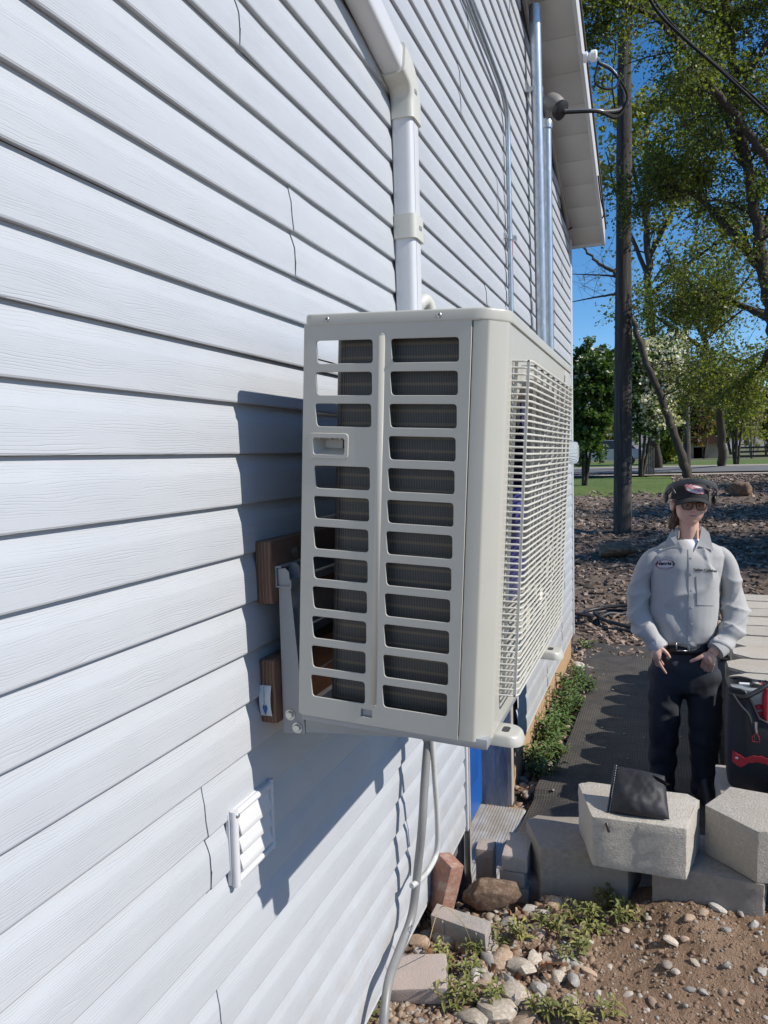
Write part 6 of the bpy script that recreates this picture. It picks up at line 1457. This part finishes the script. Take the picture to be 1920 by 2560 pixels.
ed = [j*w_ for j in range(nv+1)]+[nv*w_+i for i in range(1, nu+1)]+[j*w_+nu for j in range(nv-1, -1, -1)]+[i for i in range(nu-1, 0, -1)]
for a, b in zip(ed, ed[1:]+ed[:1]): bm.faces.new((F_[a], F_[b], K_[b], K_[a]))
bm_obj('pouch_body', bm, M_NYL, pouch, True)
zl = [BL.lerp(TL, t)+V((-.004, 0, .002))+nrm_*.004 for t in [i/12 for i in range(13)]]
for p in zl: p.z = max(p.z, .686)
zp = tube('zipper', zl, .0042, M_BELT, pouch, 6)
M_STI = mat('white_thread', (.6, .6, .58), (.5, .5, .48), 60, .7)
for i in range(20):
    p = (BL.lerp(TL, (i+.5)/20)+V((.003, 0, 0)))+nrm_*.012; q = (BL.lerp(TL, (i+.95)/20)+V((.003, 0, 0)))+nrm_*.012
    tube('stitch', [p, q], .0012, M_STI, zp, 4)
q = BL+V((-.006, -.006, .004)); tube('zipper_pull', [q, q+V((-.004, -.02, -.004)), q+V((.004, -.044, -.018)), q+V((.010, -.046, -.040))], [.003, .005, .0055, .005], M_BELT, pouch, 8)
# flap corner at the right
c1 = Y(1440, 1684, 2.83); mesh_obj('flap_corner', [c1+V((-.05, .0, .012)), c1+V((-.02, -.012, .006)), c1+V((.012, -.01, -.012)), c1+V((-.012, .004, -.030)), c1+V((-.03, -.004, -.01))], [(0, 1, 4), (1, 2, 4), (2, 3, 4), (3, 0, 4)], M_NYL, pouch, True)

# tool bag
yb = 3.36; p0 = Y(1588, 1709, yb); zb = p0.z; lt, rt = Y(1572, 1600, yb).x, Y(1572, 1600, yb).x+.46; zt = Y(1578, 1492, yb).z; bw = rt-lt; bh = zt-zb; bdp = .22
rough_block('concrete_block', [(lt-.03, yb-.03), (rt+.06, yb-.03), (rt+.06, yb+.27), (lt-.03, yb+.27)], zb-.19, zb-.001, M_CONC, 'concrete block that the tool bag stands on', 'block', GB)
rough_block('concrete_block', [(lt-.02, yb-.02), (rt+.07, yb-.02), (rt+.07, yb+.28), (lt-.02, yb+.28)], -.02, zb-.191, M_CONC_SHADE, 'lowest concrete block underneath the tool bag', 'block', GB)
bag = thing('tool_bag', 'open black tool bag with a red zigzag stripe and tools sticking out', 'tool bag', (lt+bw/2, yb+bdp/2, zb))
def sect(z, gx_, gy_): return ell((lt+bw/2, yb+bdp/2, z), bw/2*gx_, bdp/2*gy_, 40, 5.5)
bm = bmesh.new(); outer = [sect(zb+.002, .93, .9), sect(zb+.012, .97, .97), sect(zb+bh*.25, 1.0, 1.05), sect(zb+bh*.55, 1.0, 1.06), sect(zb+bh*.80, .99, 1.0), sect(zb+bh, .97, .96)]
inn = [sect(zb+bh, .93, .90), sect(zb+bh*.8, .93, .9), sect(zb+bh*.5, .92, .88)]
def dip(ring, amt):     # the front rim sags
    out = []
    for (x, y, z) in ring:
        u = (x-lt)/bw; s = sst(.12, .34, u)*(1-sst(.66, .88, u)); out.append((x, y, z-(amt*s if y < yb+bdp*.45 else amt*.1*s)))
    return out
rings = outer[:4]+[dip(outer[4], .10), dip(outer[5], .17), dip(inn[0], .17), dip(inn[1], .10), inn[2]]
loft(bm, rings)
for v in bm.verts: v.co += V((0, 1, 0))*.010*fbm(v.co.x*7, v.co.y*3, v.co.z*7)
bm_obj('bag_body', bm, M_NYL2, bag, ang=60)
rimp = [V(p) for p in dip(sect(zb+bh+.002, .96, .94), .17)]; tube('rim_piping', rimp, .006, M_BELT, bag, 7, True)
M_REDC = mat('red_canvas', (.42, .02, .03), (.34, .015, .025), 60, .7)
def on_front(px, py, off=.012): p = Y(px, py, yb-off); return p
zz = [on_front(1582+i*9, 1635+9*math.sin(i*.7)*(.4 if i > 3 else 1)+i*1.6) for i in range(14)]
bm = bmesh.new(); A = []
for i, p in enumerate(zz):
    h_ = (.030 if i < 3 else .014+.004*(i % 2)); A.append([bm.verts.new(p+V((0, 0, h_))), bm.verts.new(p+V((0, 0, -h_*.7))), bm.verts.new(p+V((0, .004, -h_*.7))), bm.verts.new(p+V((0, .004, h_)))])
for a, b in zip(A, A[1:]):
    for j in range(4): bm.faces.new((a[j], a[(j+1) % 4], b[(j+1) % 4], b[j]))
bm.faces.new(A[0]); bm.faces.new(A[-1][::-1]); stp = bm_obj('red_stripe', bm, M_REDC, bag)
lathe('rivet', [(.006, 0), (.0065, .002), (.004, .004)], M_BOLT, stp, 14, frame(on_front(1591, 1638, .013), (0, -1, 0)))
tube('handle_strap', smooth_path([Y(1576, 1497, yb+.03), Y(1605, 1506, yb+.0), Y(1635, 1494, yb+.02), Y(1662, 1478, yb+.05), Y(1700, 1470, yb+.1)], 6), .0105, M_BELT, bag, 8)
tube('front_seam', smooth_path([on_front(1583, 1500, .004), on_front(1600, 1525, .012), on_front(1617, 1545, .014), on_front(1625, 1575, .016), on_front(1628, 1600, .016)], 5), .006, M_NYL2, bag, 7)
zpz = Y(1633, 1560, yb-.02); zo = tube('zipper_pull', [zpz, zpz+V((0, -.002, -.025)), zpz+V((.003, -.003, -.045))], [.006, .005, .004], M_BOLT, bag, 8)
tube('pull_loop', [zpz+V((.003, -.004, -.045)), zpz+V((-.014, -.004, -.062)), zpz+V((-.012, -.004, -.082)), zpz+V((.014, -.004, -.082)), zpz+V((.012, -.004, -.062))], .0022, M_REDC, zo, 6, True)
# things in the bag
M_CLEAR = mat('clear_plastic', (.55, .60, .62), (.5, .55, .57), 10, .15, trans=.5)
c = Y(1602, 1492, yb+.09); bm = bmesh.new(); add_box(bm, (c.x-.05, yb+.05, zb+bh*.45), (c.x+.11, yb+.13, c.z+.018), Matrix.Identity(4), .008, 2); o = bm_obj('parts_case', bm, M_CLEAR, None, ang=40); tag(o, 'clear plastic parts case standing in the tool bag', 'case')
c = Y(1640, 1500, yb+.15); bm = bmesh.new(); add_box(bm, (c.x-.08, yb+.14, zb+bh*.45), (c.x+.12, yb+.165, c.z+.045), None, .004, 2); o = bm_obj('manual', bm, M_WHT, None, ang=40); tag(o, 'white booklet standing at the back of the tool bag', 'booklet')
a, b = Y(1622, 1478, yb+.10), Y(1690, 1486, yb+.12); t = thing('flashlight', 'black flashlight with a red ring lying across the tool bag', 'flashlight', b); tube('barrel', [a, a.lerp(b, .2), a.lerp(b, .25), b], [.019, .019, .014, .014], M_BELT, t, 14); tube('ring', [a.lerp(b, .30), a.lerp(b, .36)], .0152, M_REDC, t, 14)
a, b = Y(1612, 1546, yb+.02), Y(1650, 1518, yb+.07); t = thing('screwdriver', 'red handled screwdriver poking out of the tool bag', 'screwdriver', a); tube('blade', [a, a.lerp(b, .55)], .004, M_BOLT, t, 8); tube('grip', [a.lerp(b, .52), a.lerp(b, .62), b, b+(b-a)*.35], [.009, .013, .013, .010], M_REDC, t, 12)
a, b = Y(1618, 1550, yb+.03), Y(1662, 1536, yb+.06); t = thing('pliers', 'pliers with red grips lying low in the tool bag', 'pliers', a); tube('grip', [a, a.lerp(b, .5), b], [.007, .009, .007], M_REDC, t, 8); tube('grip', [a+V((0, .02, .0)), a.lerp(b, .5)+V((0, .03, .01)), b+V((0, .02, .01))], [.007, .009, .007], M_REDC, t, 8); tube('jaw', [b+V((0, .01, 0)), b+(b-a)*.5+V((0, .01, 0))], [.008, .004], M_BOLT, t, 8)
a = Y(1655, 1505, yb+.04); t = thing('work_light', 'red plastic tool standing upright in the tool bag', 'tool', a+V((0, 0, -.1))); tube('grip', [a+V((0, 0, -.1)), a, a+V((.004, 0, .035))], [.014, .015, .011], M_REDC, t, 10); tube('hook', smooth_path([a+V((.004, 0, .035)), a+V((-.01, 0, .05)), a+V((-.012, 0, .062)), a+V((.0, 0, .07))], 4), .003, M_BELT, t, 6)
